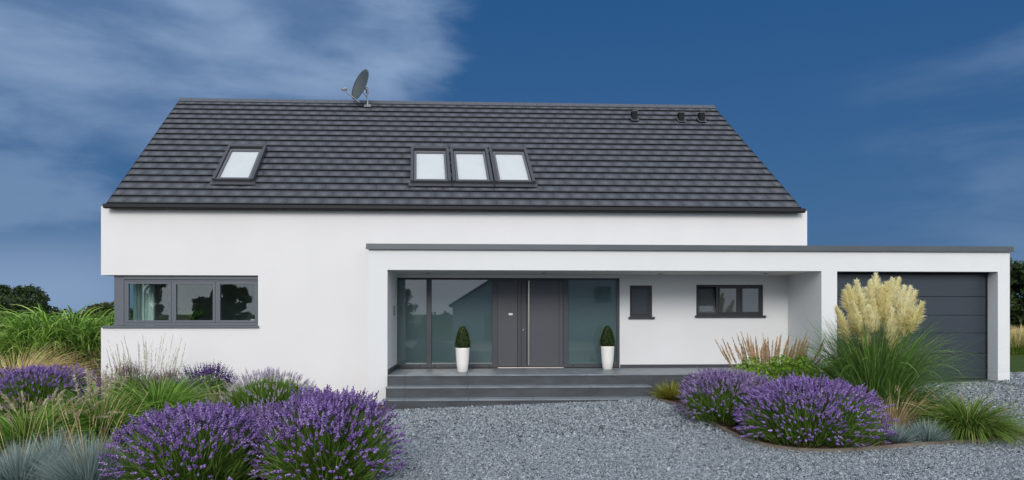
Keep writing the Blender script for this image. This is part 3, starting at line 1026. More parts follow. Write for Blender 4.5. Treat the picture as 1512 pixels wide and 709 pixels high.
def in_house(x, y):
    return ((x > pL - .02) & (y > Y0 - .02)) | ((x > xl_ - .05) & (x < sR3 + .02) & (y > ys3 - .005)) | ((x > xl_) & (x < pR) & (y > ys1))


def keep_gravel(x, y):
    px = (x - .044 * y) / np.maximum(y + .044 * x, 1) * 1000 + 756
    return ~inside(bed_r, x, y) & ~inside(bed_l, x, y) & ~in_house(x, y) & (px > 520) & (px < 1570)


M_stone = ramp_mat('blue_grey_gravel', [(.035, .042, .048), (.13, .150, .170), (.20, .228, .255), (.26, .292, .322), (.32, .352, .385), (.46, .49, .51)], trans=0, rough=.75, spec=.3)
parts_ = [stones(230000, (-2.2, 9.0), (8.2, 11.5), .0108, 1, keep_gravel), stones(120000, (-2.4, 12), (11.5, 17), .0150, 2, keep_gravel),
          stones(12000, (12.4, 18), (15, 18.3), .022, 4, lambda x, y: ~in_house(x, y) | ((x > wR + .02) & (y < 18.3)))]
V = np.concatenate([p[0] for p in parts_]); off_ = np.cumsum([0] + [len(p[0]) for p in parts_])
F = np.concatenate([p[1] + off_[i] for i, p in enumerate(parts_)]); Rn = np.concatenate([p[2] for p in parts_])
tag(np_mesh('gravel', V, F, M_stone, rnd=Rn), 'loose blue grey gravel covering the forecourt', 'gravel', kind='stuff')
M_chip = ramp_mat('bark_chips', [(.035, .02, .012), (.08, .045, .025), (.14, .085, .05), (.24, .17, .11)], trans=0, rough=.9, spec=.2)
V, F, Rn = stones(26000, (-3.0, 14), (8.2, 16.5), .024, 5, lambda x, y: inside(bed_r, x, y) | (inside(bed_l, x, y) & (x > -2.6)))
tag(np_mesh('bark_mulch', V, F, M_chip, rnd=Rn), 'brown bark mulch between the plants of the beds', 'mulch', kind='stuff')

# ------------------------------------------------------------------ plant tools
def norm(a): return a / np.maximum(np.linalg.norm(a, axis=-1, keepdims=True), 1e-9)


def ribbons(C, wd, r, twist=1.0):
    """C (n,k,3) centre lines, wd (n,k) half widths -> V,F,tip"""
    n, k, _ = C.shape
    T = np.gradient(C, axis=1); T = norm(T)
    up = np.zeros_like(T); up[..., 2] = 1
    side = np.cross(T, up)
    bad = np.linalg.norm(side, axis=-1) < 1e-3
    side[bad] = (1, 0, 0)
    side = norm(side); b = np.cross(T, side)
    psi = r.uniform(-1, 1, (n, 1, 1)) * math.pi / 2 * twist
    sv = side * np.cos(psi) + b * np.sin(psi)
    V = np.stack([C - sv * wd[..., None], C + sv * wd[..., None]], 2).reshape(-1, 3)
    base = (np.arange(n) * k * 2)[:, None] + (np.arange(k - 1) * 2)[None]
    F = np.stack([base, base + 1, base + 3, base + 2], -1).reshape(-1, 4)
    tip = np.broadcast_to(np.linspace(0, 1, k)[None, :, None], (n, k, 2)).ravel()
    return V, F, tip


def arcs(r, n, c, r0, L, th0, th1, S_=6, jit=.35, pw=1.3, az=None, azs=.9):
    """n arching centre lines from a disc of radius r0 at c"""
    phi = r.uniform(0, 2 * np.pi, n) if az is None else r.normal(az, azs, n)
    rad = r0 * np.sqrt(r.uniform(0, 1, n))
    pos = np.stack([c[0] + rad * np.cos(phi), c[1] + rad * np.sin(phi), np.full(n, c[2])], -1)
    ph = phi + r.normal(0, jit, n)
    k_ = np.clip(rad / max(r0, 1e-6), 0, 1)
    a0 = np.radians(th0[0] + (th0[1] - th0[0]) * k_ + r.normal(0, 4, n))
    a1 = np.radians(r.uniform(th1[0], th1[1], n)) * (.45 + .55 * k_) + a0 * .3
    ln = r.uniform(L[0], L[1], n)
    C = np.zeros((n, S_ + 1, 3)); C[:, 0] = pos
    for s in range(S_):
        t = (s + .5) / S_
        th = a0 + (a1 - a0) * t ** pw
        C[:, s + 1] = C[:, s] + (ln / S_)[:, None] * np.stack([np.sin(th) * np.cos(ph), np.sin(th) * np.sin(ph), np.cos(th)], -1)
    C[..., 2] = np.maximum(C[..., 2], c[2] + .012)
    return C


def taper(n, k, w, r, p=.8):
    t = np.linspace(0, 1, k)
    prof = np.minimum(1, .55 + 2.2 * t) * np.maximum(0.02, (1 - t ** 2.2)) ** p
    return r.uniform(.7, 1.3, (n, 1)) * w * prof[None]


class Pack:
    def __init__(self): self.V = []; self.F = []; self.R = []; self.T = []; self.n = 0

    def add(self, V, F, R, T=None):
        self.V.append(V); self.F.append(F + self.n); self.R.append(R)
        self.T.append(T if T is not None else np.zeros(len(V))); self.n += len(V)

    def blades(self, r, n, c, r0, L, th0, th1, w, S_=6, twist=.5, **kw):
        C = arcs(r, n, c, r0, L, th0, th1, S_, **kw)
        V, F, T = ribbons(C, taper(n, S_ + 1, w, r), r, twist)
        self.add(V, F, np.repeat(r.uniform(0, 1, n), (S_ + 1) * 2), T)
        return C

    def make(self, name, m, parent, kind=None, label=None):
        return np_mesh(name, np.concatenate(self.V), np.concatenate(self.F), m, parent, rnd=np.concatenate(self.R), tip=np.concatenate(self.T), kind=kind, label=label)


OCT = np.array([[1, 0, 0], [0, 1, 0], [-1, 0, 0], [0, -1, 0], [0, 0, 1], [0, 0, -1]], float)
OCF = np.array([(0, 1, 4), (1, 2, 4), (2, 3, 4), (3, 0, 4), (1, 0, 5), (2, 1, 5), (3, 2, 5), (0, 3, 5)])


def blobs(pk, r, P, s, rn):
    n = len(P)
    B = OCT[None] * s[:, None, None] * r.uniform(.7, 1.3, (n, 6, 1)) + r.normal(0, .1, (n, 6, 3)) * s[:, None, None]
    B = B + P[:, None, :]
    F = (np.arange(n)[:, None, None] * 6 + OCF[None]).reshape(-1, 3)
    pk.add(B.reshape(-1, 3), F, np.repeat(rn, 6))


def plume_lines(r, C, n, R, Lf, lift=.8, droop=.25, s0=0.0, S_=3, prof=None):
    """filaments along one rachis C (k,3)"""
    k = len(C)
    s = s0 + (1 - s0) * r.uniform(0, 1, n)
    x = s * (k - 1); i = np.clip(x.astype(int), 0, k - 2); f = (x - i)[:, None]
    P = C[i] * (1 - f) + C[i + 1] * f
    T = norm(C[i + 1] - C[i])
    a = norm(np.cross(T, r.normal(size=(n, 3))))
    t = (s - s0) / (1 - s0)
    pr = prof(t) if prof else np.sin(np.pi * np.clip(t * .8 + .18, 0, 1)) ** .8
    ln = Lf * pr * r.uniform(.55, 1.1, n)
    D = norm(T * lift * (.75 + .9 * t[:, None] ** 2) + a * r.uniform(.3, 1, (n, 1)) * R)
    L = np.zeros((n, S_ + 1, 3)); L[:, 0] = P
    for q_ in range(S_):
        D = norm(D + np.array([0, 0, -droop / S_]) + r.normal(0, .06, (n, 3)))
        L[:, q_ + 1] = L[:, q_] + D * (ln / S_)[:, None]
    return L


# ------------------------------------------------------------------ plant materials
M_lav_leaf = ramp_mat('lavender_leaf', [(0.053, 0.099, 0.018), (0.113, 0.205, 0.033), (0.198, 0.344, 0.060), (0.317, 0.450, 0.159)], rough=.7)
M_lav_fl = ramp_mat('lavender_flower', [(0.064, 0.036, 0.109), (0.147, 0.087, 0.262), (0.256, 0.160, 0.435), (0.371, 0.250, 0.576), (0.563, 0.435, 0.768)], rough=.85, trans=.15, spec=.05)
M_lav_pale = ramp_mat('paler_lavender_flower', [(.075, .045, .105), (.16, .105, .25), (.27, .19, .40), (.37, .28, .51), (.50, .42, .62)], rough=.85, trans=.15, spec=.05)
M_lav_dk = ramp_mat('dark_lavender_flower', [(0.052, 0.023, 0.117), (0.098, 0.046, 0.208), (0.169, 0.091, 0.325)], rough=.8, trans=.15, spec=.15)
M_lilac = ramp_mat('faded_lilac_flower', [(0.286, 0.221, 0.338), (0.494, 0.416, 0.546), (0.754, 0.702, 0.754)], rough=.8, trans=.15)
M_pinkish = ramp_mat('dusky_pink_flower', [(.16, .09, .13), (.26, .16, .2), (.36, .26, .27)], rough=.8, trans=.15)
M_misc = ramp_mat('miscanthus_leaf', [(0.061, 0.146, 0.021), (0.146, 0.327, 0.037), (0.294, 0.536, 0.069), (0.570, 0.759, 0.225)], (.40, .46, .16), .5, rough=.5)
M_green = ramp_mat('fresh_grass', [(0.047, 0.118, 0.016), (0.125, 0.281, 0.028), (0.250, 0.452, 0.055), (0.530, 0.655, 0.203)], (.34, .42, .12), .25, rough=.5)
M_sedge = ramp_mat('olive_grass', [(0.049, 0.106, 0.017), (0.114, 0.218, 0.029), (0.211, 0.341, 0.056), (0.438, 0.454, 0.145)], (.26, .28, .08), .25, rough=.5)
M_pamp = ramp_mat('pampas_leaf', [(0.046, 0.111, 0.026), (0.098, 0.215, 0.042), (0.182, 0.338, 0.065), (0.416, 0.520, 0.195)], (.22, .30, .09), .25, rough=.5)
M_fesc = ramp_mat('blue_fescue', [(0.112, 0.173, 0.173), (0.217, 0.307, 0.307), (0.345, 0.465, 0.450), (0.540, 0.630, 0.585)], (.40, .42, .34), .3, rough=.6)
M_straw = ramp_mat('dry_straw', [(0.253, 0.184, 0.081), (0.437, 0.333, 0.172), (0.632, 0.517, 0.299), (0.805, 0.690, 0.437)], rough=.7)
M_tan = ramp_mat('tan_plume', [(0.491, 0.359, 0.161), (0.794, 0.595, 0.293), (0.930, 0.888, 0.510)], rough=.8)
M_brown = ramp_mat('brown_seedhead', [(0.126, 0.084, 0.042), (0.224, 0.154, 0.077), (0.364, 0.266, 0.140)], rough=.8)
M_reed = ramp_mat('reed_plume', [(.38, .25, .13), (.58, .40, .23), (.74, .56, .36)], rough=.8)
M_fount = ramp_mat('fountain_plume', [(.40, .36, .25), (.58, .52, .37), (.76, .70, .54)], rough=.8, trans=.35)
M_cream = ramp_mat('cream_plume', [(.88, .80, .45), (.93, .88, .58), (.96, .92, .70), (.97, .95, .80)], rough=.8, trans=.5, spec=.05)
M_leafy = ramp_mat('bright_leaf', [(0.098, 0.196, 0.021), (0.196, 0.338, 0.036), (0.320, 0.497, 0.062)], rough=.5)
M_box = ramp_mat('boxwood_leaf', [(.012, .025, .006), (.026, .050, .010), (.05, .085, .016), (.085, .12, .026)], rough=.45)
M_box_in = mat('boxwood_core', (.014, .018, .008), .9, .1)
M_treeleaf = ramp_mat('dark_tree_leaf', [(0.022, 0.038, 0.012), (0.038, 0.066, 0.017), (0.066, 0.098, 0.026)], rough=.5)
M_treeleaf2 = ramp_mat('olive_tree_leaf', [(.045, .062, .015), (.08, .10, .026), (.12, .135, .04)], rough=.5)
M_gold = ramp_mat('golden_tuft', [(0.088, 0.111, 0.014), (0.188, 0.199, 0.022), (0.332, 0.320, 0.044), (0.464, 0.420, 0.088)], rough=.5)


def lavender(px, py, R, H, nsp, seed, label, flower=M_lav_fl, name='lavender_bush', sp=(.045, .088), fol=1.0, fs_=.0122, top=88, cat='lavender'):
    r = np.random.default_rng(seed)
    g = at_g(px, py)
    o = thing(name, label, cat, g, 'lavender bushes in the beds' if cat == 'lavender' else None)
    c = g + np.array([0, 0, .01])
    a1, a2, a3 = r.uniform(.05, .11), r.uniform(.03, .08), r.uniform(0, 6.28)

    def dome(phi, th, k):
        s_, c_ = np.sin(th) ** .78, np.cos(th) ** .72
        lump = 1 + a1 * np.sin(3 * phi + a3) * np.sin(th) + a2 * np.sin(5 * phi + 2 * a3) * np.sin(2 * th)
        return c + np.stack([R * s_ * np.cos(phi), R * s_ * np.sin(phi), H * c_ * .92 + .03], -1) * (lump * k)[:, None]
    n = int(nsp * 1.25)
    phi = r.uniform(0, 2 * np.pi, n); th = np.radians(top) * r.uniform(0, 1, n) ** .92
    # clumps of stems with gaps between them
    cl_ = .5 + .5 * np.sin(7 * phi + a3) * np.sin(9 * th + 2 * phi)
    keep = r.uniform(0, 1, n) < np.where(th > 1.0, .20 + .45 * cl_, .74 + .26 * cl_)
    phi, th = phi[keep], th[keep]; n = len(phi)
    tipp = dome(phi, th, 1 + r.normal(0, .05, n))
    b0 = c + np.stack([.42 * R * np.sin(th) * np.cos(phi), .42 * R * np.sin(th) * np.sin(phi), np.zeros(n)], -1) * r.uniform(.6, 1, (n, 1))
    mid = (b0 + tipp) / 2 + np.array([0, 0, .12 * H]) * np.sin(th)[:, None] + r.normal(0, .02, (n, 3))
    t = np.linspace(0, 1, 5)[None, :, None]
    C = b0[:, None] * (1 - t) ** 2 + 2 * mid[:, None] * t * (1 - t) + tipp[:, None] * t ** 2
    pk = Pack()
    V, F, T = ribbons(C, np.full((n, 5), .0026), r)
    pk.add(V, F, np.repeat(r.uniform(.3, 1, n), 10), T)
    # leafy shoots fill the dome just below the flowers
    nl = int(9500 * fol * max(.3, R * R))
    ph = r.uniform(0, 2 * np.pi, nl); tl = np.radians(89) * r.uniform(0, 1, nl) ** .55
    k_ = r.uniform(.50, .95, nl)
    k_ = np.where(tl < .8, k_ * .92, k_)
    e_ = dome(ph, tl, k_)
    d_ = norm(np.stack([np.sin(tl) * np.cos(ph), np.sin(tl) * np.sin(ph), np.cos(tl) + .55], -1) + r.normal(0, .22, (nl, 3)))
    ll = r.uniform(.07, .20, nl)[:, None, None]
    tt = np.linspace(-.6, .4, 4)[None, :, None]
    C2 = e_[:, None] + d_[:, None] * tt * ll * 1.6
    C2[..., 2] = np.maximum(C2[..., 2], c[2] + .01)
    V, F, T = ribbons(C2, taper(nl, 4, .0058, r), r, .8)
    pk.add(V, F, np.repeat(r.uniform(0, 1, nl), 8), T)
    pk.make('foliage', M_lav_leaf, o)
    # spikes
    ax = norm(tipp - C[:, 3])
    L = r.uniform(sp[0], sp[1], n)
    m_ = 12
    s = np.concatenate([np.linspace(-.05, 1, m_ - 2), [-.18, -.12]])[None, :] + r.normal(0, .04, (n, m_))
    a = norm(np.cross(ax, r.normal(size=(n, 3)))); b = np.cross(ax, a)
    q_ = r.uniform(0, 2 * np.pi, (n, m_))
    rr = .0105 * (1.1 - .6 * np.clip(s, 0, 1)) * (fs_ / .0125)
    P = tipp[:, None] + ax[:, None] * (s * L[:, None])[..., None] + (a[:, None] * np.cos(q_)[..., None] + b[:, None] * np.sin(q_)[..., None]) * rr[..., None]
    sz = fs_ * (1.12 - .5 * np.clip(s, 0, 1)) * r.uniform(.75, 1.2, (n, m_))
    rn = np.clip(r.uniform(0, 1, (n, 1)) * .55 + r.uniform(0, .5, (n, m_)), 0, 1)
    # the hundred spikes that show largest are parts of their own, the rest one mass
    order = np.argsort(np.linalg.norm(tipp - np.array([0, 0, EYE]), axis=1))
    for i in order[:100]:
        k1 = Pack(); blobs(k1, r, P[i], sz[i], rn[i]); k1.make('flower_spike', flower, o)
    rest = order[100:]
    fk = Pack(); blobs(fk, r, P[rest].reshape(-1, 3), sz[rest].ravel(), rn[rest].ravel())
    fk.make('flower_spikes', flower, o, kind='stuff')
    return o


def grass(name, label, cat, px, py, n, r0, L, th0, th1, w, m, seed, S_=7, group=None, **kw):
    r = np.random.default_rng(seed)
    g = at_g(px, py)
    o = thing(name, label, cat, g, group)
    pk = Pack()
    pk.blades(r, n, g, r0, L, th0, th1, w, S_, **kw)
    ob = pk.make('foliage', m, o)
    return o, g, r


def plumes(o, g, r, n, r0, L, th0, th1, m, stem_m, pl, nf, R, Lf, w=.0022, name='plume', az=None, azs=.9, lift=.8, droop=.25, prof=None, S_=9, stemw=.0025, jit=.25, pw=1.5):
    C = arcs(r, n, g, r0, L, th0, th1, S_, jit=jit, az=az, azs=azs, pw=pw)
    for i in range(n):
        x = np.linspace(1 - pl, 1, 7) * S_
        j = np.clip(x.astype(int), 0, S_ - 1); f = (x - j)[:, None]
        c_ = C[i][j] * (1 - f) + C[i][j + 1] * f
        Ln = plume_lines(r, c_, nf, R, Lf, lift, droop, prof=prof)
        fk = Pack()
        V, F, T = ribbons(Ln, taper(nf, 4, w, r), r, .6)
        fk.add(V, F, np.repeat(np.clip(r.uniform(0, 1) * .5 + r.uniform(0, .5, nf), 0, 1), 8), T)
        po = fk.make(name, m, o)
        sk = Pack(); V, F, T = ribbons(C[i:i + 1], np.full((1, S_ + 1), stemw), r)
        sk.add(V, F, np.full(len(V), r.uniform()), T)
        sk.make('stem', stem_m, po)


# ------------------------------------------------------------------ LEFT BED
lavender(292, 712, .94, .90, 1500, 11, 'large purple lavender bush at the bottom of the photo beside the blue grass')
lavender(482, 712, .86, 1.09, 1700, 12, 'tall rounded purple lavender bush nearest the gravel left of the steps')
lavender(390, 690, .72, .80, 800, 18, 'smaller lavender filling the gap between the two big left bushes', M_lav_pale)
lavender(58, 606, 1.08, .92, 1400, 13, 'purple lavender mound in front of the tan grass at the far left')
lavender(306, 608, .66, .92, 230, 14, 'dark violet lavender with upright spikes against the white wall', M_lav_dk, sp=(.12, .22), fs_=.013, top=70)
lavender(400, 628, .95, 1.02, 520, 15, 'green bush with faded lilac flower tips against the white wall', M_lilac, 'catmint_bush', sp=(.05, .10), fol=2.2, fs_=.009, cat='plant')

# blue fescues with straw stalks
FG = 'blue fescue tussocks'
def fescue(px, py, r0, L, n, seed, label, stalks=0, sl=(.6, 1.0)):
    r = np.random.default_rng(seed)
    g = at_g(px, py)
    o = thing('blue_fescue', label, 'grass tussock', g, FG)
    pk = Pack(); pk.blades(r, n, g, r0, L, (0, 88), (8, 55), .0046, 5, pw=1.2)
    pk.make('foliage', M_fesc, o)
    if stalks:
        plumes(o, g, r, stalks, r0 * .6, sl, (0, 25), (10, 40), M_straw, M_straw, .16, 26, .35, .035, w=.004, stemw=.0032, lift=1.0, droop=.1, name='seed_head')


fescue(28, 716, .10, (.42, .64), 1300, 21, 'blue grey fescue tussock in the bottom left corner', 18, (.8, 1.2))
fescue(132, 718, .11, (.48, .74), 1700, 22, 'big blue grey fescue tussock with straw stalks beside the lavender', 34, (.8, 1.35))
fescue(80, 690, .14, (.38, .62), 1100, 23, 'blue fescue tussock behind the two front ones at bottom left', 8, (.8, 1.2))

# fountain grass with soft plumes
o, g, r = grass('fountain_grass', 'fountain grass with fuzzy beige plumes above the blue fescue', 'ornamental grass', 42, 668, 1100, .26, (.6, 1.0), (2, 48), (60, 140), .0105, M_green, 31)
plumes(o, g, r, 54, .36, (.85, 1.15), (2, 36), (35, 95), M_fount, M_straw, .22, 170, .8, .062, w=.0068, az=.3, azs=2.2, lift=1.0)
# tall dried seed stalks
o, g, r = grass('oat_grass', 'clump of tall dry oat stalks with drooping cream seed heads', 'ornamental grass', 143, 655, 60, .20, (.5, .9), (2, 20), (20, 70), .004, M_straw, 32)
plumes(o, g, r, 13, .14, (1.05, 1.42), (0, 14), (5, 35), M_fount, M_straw, .34, 46, .7, .085, w=.009, droop=1.0, lift=.6)
# broad green clumps
grass('green_grass', 'arching bright green grass clump in the middle of the left bed', 'ornamental grass', 234, 636, 1500, .24, (.95, 1.55), (2, 52), (95, 170), .0100, M_green, 33)
grass('green_grass', 'darker green grass clump beside the dry oat stalks', 'ornamental grass', 150, 652, 1500, .26, (.75, 1.25), (2, 50), (70, 150), .0105, M_green, 34)
o, g, r = grass('tan_grass', 'low wispy tan grass beside the faded lilac bush', 'ornamental grass', 343, 628, 420, .25, (.55, .9), (2, 42), (20, 80), .0032, M_straw, 35)
plumes(o, g, r, 40, .25, (.7, .95), (2, 35), (15, 55), M_fount, M_straw, .3, 60, .6, .06, w=.003)
# airy plant against the wall
o, g, r = grass('meadow_rue', 'airy tall wispy plant with tiny seed heads in front of the white wall', 'plant', 215, 604, 200, .40, (.5, .9), (0, 28), (10, 50), .004, M_sedge, 36)
plumes(o, g, r, 42, .52, (1.15, 1.75), (0, 16), (3, 20), M_fount, M_sedge, .45, 30, .8, .06, w=.006, droop=.0, lift=1.0, stemw=.0032)
lavender(192, 606, .62, .92, 260, 37, 'dusky pink flower spikes at the foot of the white wall corner', M_pinkish, 'heather_bush', sp=(.08, .2), fs_=.010, top=75, cat='plant')
lavender(250, 606, .5, .80, 150, 38, 'faded lilac spikes low against the wall beside the dark lavender', M_pinkish, 'heather_bush', sp=(.08, .2), fs_=.010, top=75, cat='plant')
# grasses at the far left
o, g, r = grass('feather_grass', 'pale tan feather grass sweeping over behind the left lavender', 'ornamental grass', 20, 594, 1600, .6, (1.3, 1.95), (5, 50), (80, 150), .0060, M_tan, 39, az=.4, azs=1.1)
o, g, r = grass('feather_grass', 'brown seeding grass tucked beside the house corner', 'ornamental grass', 135, 586, 450, .42, (.6, 1.2), (2, 34), (20, 80), .0042, M_brown, 40)
plumes(o, g, r, 34, .42, (.95, 1.35), (0, 24), (8, 45), M_brown, M_brown, .3, 60, .7, .07, w=.004)
MG = 'tall miscanthus clumps left of the house'
for px, Y, sd_, lb in ((28, 19.6, 41, 'leftmost tall bright green miscanthus clump'), (92, 19.2, 42, 'tall bright green miscanthus clump under the cloud, second from the house'), (146, 20.0, 43, 'tall bright green miscanthus clump nearest the house corner')):
    p = at_y(px, 560, Y); g = np.array([p[0], p[1], 0.0])
    r = np.random.default_rng(sd_)
    o = thing('miscanthus', lb, 'ornamental grass', g, MG)
    hm = {41: .88, 42: 1.06, 43: .94}[sd_]
    cn = arcs(r, 130, g, .70, (1.3 * hm, 1.95 * hm), (0, 22), (4, 20), 6)
    pk = Pack()
    V, F, T = ribbons(cn, np.full(cn.shape[:2], .004), r); pk.add(V, F, np.full(len(V), .2), T)
    nl_ = 2500
    ci = r.integers(0, 130, nl_); hq = r.uniform(.15, 1, nl_) ** .7 * 5.99
    j = hq.astype(int); f = (hq - j)[:, None]
    P0 = cn[ci, j] * (1 - f) + cn[ci, j + 1] * f
    out = np.arctan2(P0[:, 1] - g[1], P0[:, 0] - g[0]) + r.normal(0, .9, nl_)
    L_ = r.uniform(.55, 1.15, nl_); a0 = np.radians(r.uniform(8, 40, nl_)); a1 = np.radians(r.uniform(95, 175, nl_))
    Lf = np.zeros((nl_, 9, 3)); Lf[:, 0] = P0
    for q_ in range(8):
        th_ = a0 + (a1 - a0) * ((q_ + .5) / 8) ** 1.5
        Lf[:, q_ + 1] = Lf[:, q_] + (L_ / 8)[:, None] * np.stack([np.sin(th_) * np.cos(out), np.sin(th_) * np.sin(out), np.cos(th_)], -1)
    Lf[..., 2] = np.maximum(Lf[..., 2], g[2] + .02)
    V, F, T = ribbons(Lf, taper(nl_, 9, .017, r), r, .5)
    pk.add(V, F, np.repeat(r.uniform(0, 1, nl_), 18), T)
    pk.make('foliage', M_misc, o)

# ------------------------------------------------------------------ RIGHT BED
lavender(1070, 621, .88, .86, 1500, 51, 'purple lavender bush nearest the steps in the right bed', M_lav_pale)
lavender(1192, 650, 1.12, .95, 2300, 52, 'broad purple lavender bush at the front of the right bed')
# golden tuft by the steps
o, g, r = grass('golden_grass', 'small golden green grass tuft at the end of the lowest step', 'grass tussock', 992, 590, 700, .12, (.32, .54), (0, 70), (30, 90), .0065, M_gold, 53)
# feather reed grass + leafy perennial
o, g, r = grass('reed_grass', 'reed grass with upright tan plumes in front of the porch wall', 'ornamental grass', 1136, 590, 500, .3, (.6, 1.0), (2, 28), (15, 60), .004, M_green, 54)
plumes(o, g, r, 80, .50, (1.05, 1.62), (0, 30), (2, 26), M_reed, M_straw, .38, 130, .5, .09, w=.0065, lift=1.0, droop=.0)
rr_ = np.random.default_rng(55)


def leaf_cloud(pk, r, c, rad, n, size, flat=.6, shell=.5):
    """small leaves through an ellipsoid volume"""
    d = norm(r.normal(size=(n, 3)))
    P = c + d * np.array(rad) * (shell + (1 - shell) * r.uniform(0, 1, (n, 1)) ** .5)
    nr_ = norm(d * flat + r.normal(0, .6, (n, 3)) + np.array([0, 0, .3]))
    a = norm(np.cross(nr_, r.normal(size=(n, 3)))); b = np.cross(nr_, a)
    s = size * r.uniform(.6, 1.4, (n, 1))
    V = np.stack([P - a * s, P - b * s * .5, P + a * s, P + b * s * .5], 1).reshape(-1, 3)
    F = (np.arange(n)[:, None] * 4 + np.arange(4)[None])
    pk.add(V, F, np.repeat(r.uniform(0, 1, n), 4))


g = at_g(1165, 600)
o = thing('leafy_perennial', 'low bright green leafy plant between the tan reed plumes and pampas', 'plant', g)
pk = Pack()
for k in range(26):
    c_ = g + np.array([rr_.uniform(-.85, .95), rr_.uniform(-.3, .4), rr_.uniform(.45, .90)])
    leaf_cloud(pk, rr_, c_, (.24, .24, .20), 380, .030)
pk.make('foliage', M_leafy, o)
tb = MB()
for k in range(14):
    a_ = rr_.uniform(-.7, .8)
    tb.tube([g + np.array([a_ * .4, 0, 0]), g + np.array([a_ * .8, rr_.uniform(-.2, .2), .3]), g + np.array([a_, rr_.uniform(-.3, .3), rr_.uniform(.8, 1.12)])], [.007, .006, .003], 5)
part('stem', tb, M_bark_t, o)

# pampas grass
gp_ = at_g(1292, 612)
r = np.random.default_rng(56)
pam = thing('pampas_grass', 'large pampas grass with cream plumes in front of the garage door', 'ornamental grass', gp_)
pk = Pack()
pk.blades(r, 1100, gp_, .40, (1.5, 2.22), (0, 20), (25, 150), .0078, 10, pw=2.2)
pk.blades(r, 900, gp_, .44, (1.3, 2.3), (10, 44), (60, 140), .0042, 10, pw=1.6)
pk.make('foliage', M_pamp, pam)
tips = [(1235, 455), (1247, 432), (1259, 448), (1265, 417), (1271, 470), (1278, 428), (1293, 408), (1290, 445), (1303, 425), (1306, 452), (1318, 414), (1318, 458), (1327, 413), (1335, 425), (1344, 426), (1351, 432), (1361, 449), (1240, 475), (1283, 455), (1299, 438), (1311, 440), (1340, 445), (1272, 440), (1255, 462), (1330, 436), (1347, 460), (1326, 470), (1253, 425), (1285, 416), (1309, 420)]
for k, (px, py) in enumerate(tips):
    yoff = r.uniform(-.35, .35) if py < 440 else r.uniform(-.65, -.15)
    tp = at_y(px, py, gp_[1] + yoff)
    b0 = gp_ + np.array([(tp[0] - gp_[0]) * .25, yoff * .3, 0])
    lean = tp - b0
    mid = b0 + lean * .5 + np.array([-lean[0] * .18, 0, .10])
    t = np.linspace(0, 1, 14)[:, None]
    C = b0 * (1 - t) ** 2 + 2 * mid * t * (1 - t) + tp * t ** 2
    pls = r.uniform(.46, .72)
    full = np.linalg.norm(lean)
    s0 = 1 - pls / full
    mst = MB().tube([tuple(p) for p in C], [.0075 - .004 * i / 13 for i in range(14)], 5)
    pls_o = Pack()
    x = np.linspace(s0, 1, 10) * 13; j = np.clip(x.astype(int), 0, 12); f = (x - j)[:, None]
    cc = C[j] * (1 - f) + C[j + 1] * f
    nf = 560
    Ln = plume_lines(r, cc, nf, r.uniform(.85, 1.25), r.uniform(.19, .25), 1.05, .36, prof=lambda t_: np.clip(1.2 - t_ * .80, .3, 1) * np.clip(.35 + t_ * 3.0, 0, 1))
    V_, F_, T_ = ribbons(Ln, taper(nf, 4, .0108, r), r, .4)
    base_r = r.uniform(0, .45)
    pls_o.add(V_, F_, np.repeat(np.clip(base_r + r.uniform(0, .6, nf), 0, 1), 8), T_)
    po_ = pls_o.make('plume', M_cream, pam)
    me_o = part('stem', mst, M_straw if k % 3 else M_green, po_)

# dry tan grass, blue fescues, green clump at the right
o, g, r = grass('dry_grass', 'dry straw coloured grass between the lavender and the pampas', 'ornamental grass', 1318, 634, 260, .22, (.4, .8), (2, 36), (20, 90), .004, M_straw, 57)
plumes(o, g, r, 40, .24, (.55, .9), (0, 40), (35, 110), M_straw, M_straw, .2, 45, .5, .05, w=.005)
fescue(1322, 653, .06, (.26, .42), 700, 58, 'small blue fescue tussock touching the front lavender of the right bed')
fescue(1368, 652, .06, (.30, .46), 800, 59, 'small blue fescue tussock between its twin and the green clump')
o, g, r = grass('green_grass', 'olive green grass clump at the tip of the right bed', 'ornamental grass', 1430, 645, 1700, .15, (.65, 1.05), (0, 55), (95, 165), .0070, M_sedge, 60)
plumes(o, g, r, 26, .26, (.85, 1.1), (0, 42), (35, 85), M_fount, M_straw, .12, 60, .5, .03, w=.003)
grass('green_grass', 'dark green grass filling behind the dry straw stalks', 'ornamental grass', 1352, 618, 900, .34, (.5, .9), (0, 48), (40, 120), .0048, M_pamp, 61)

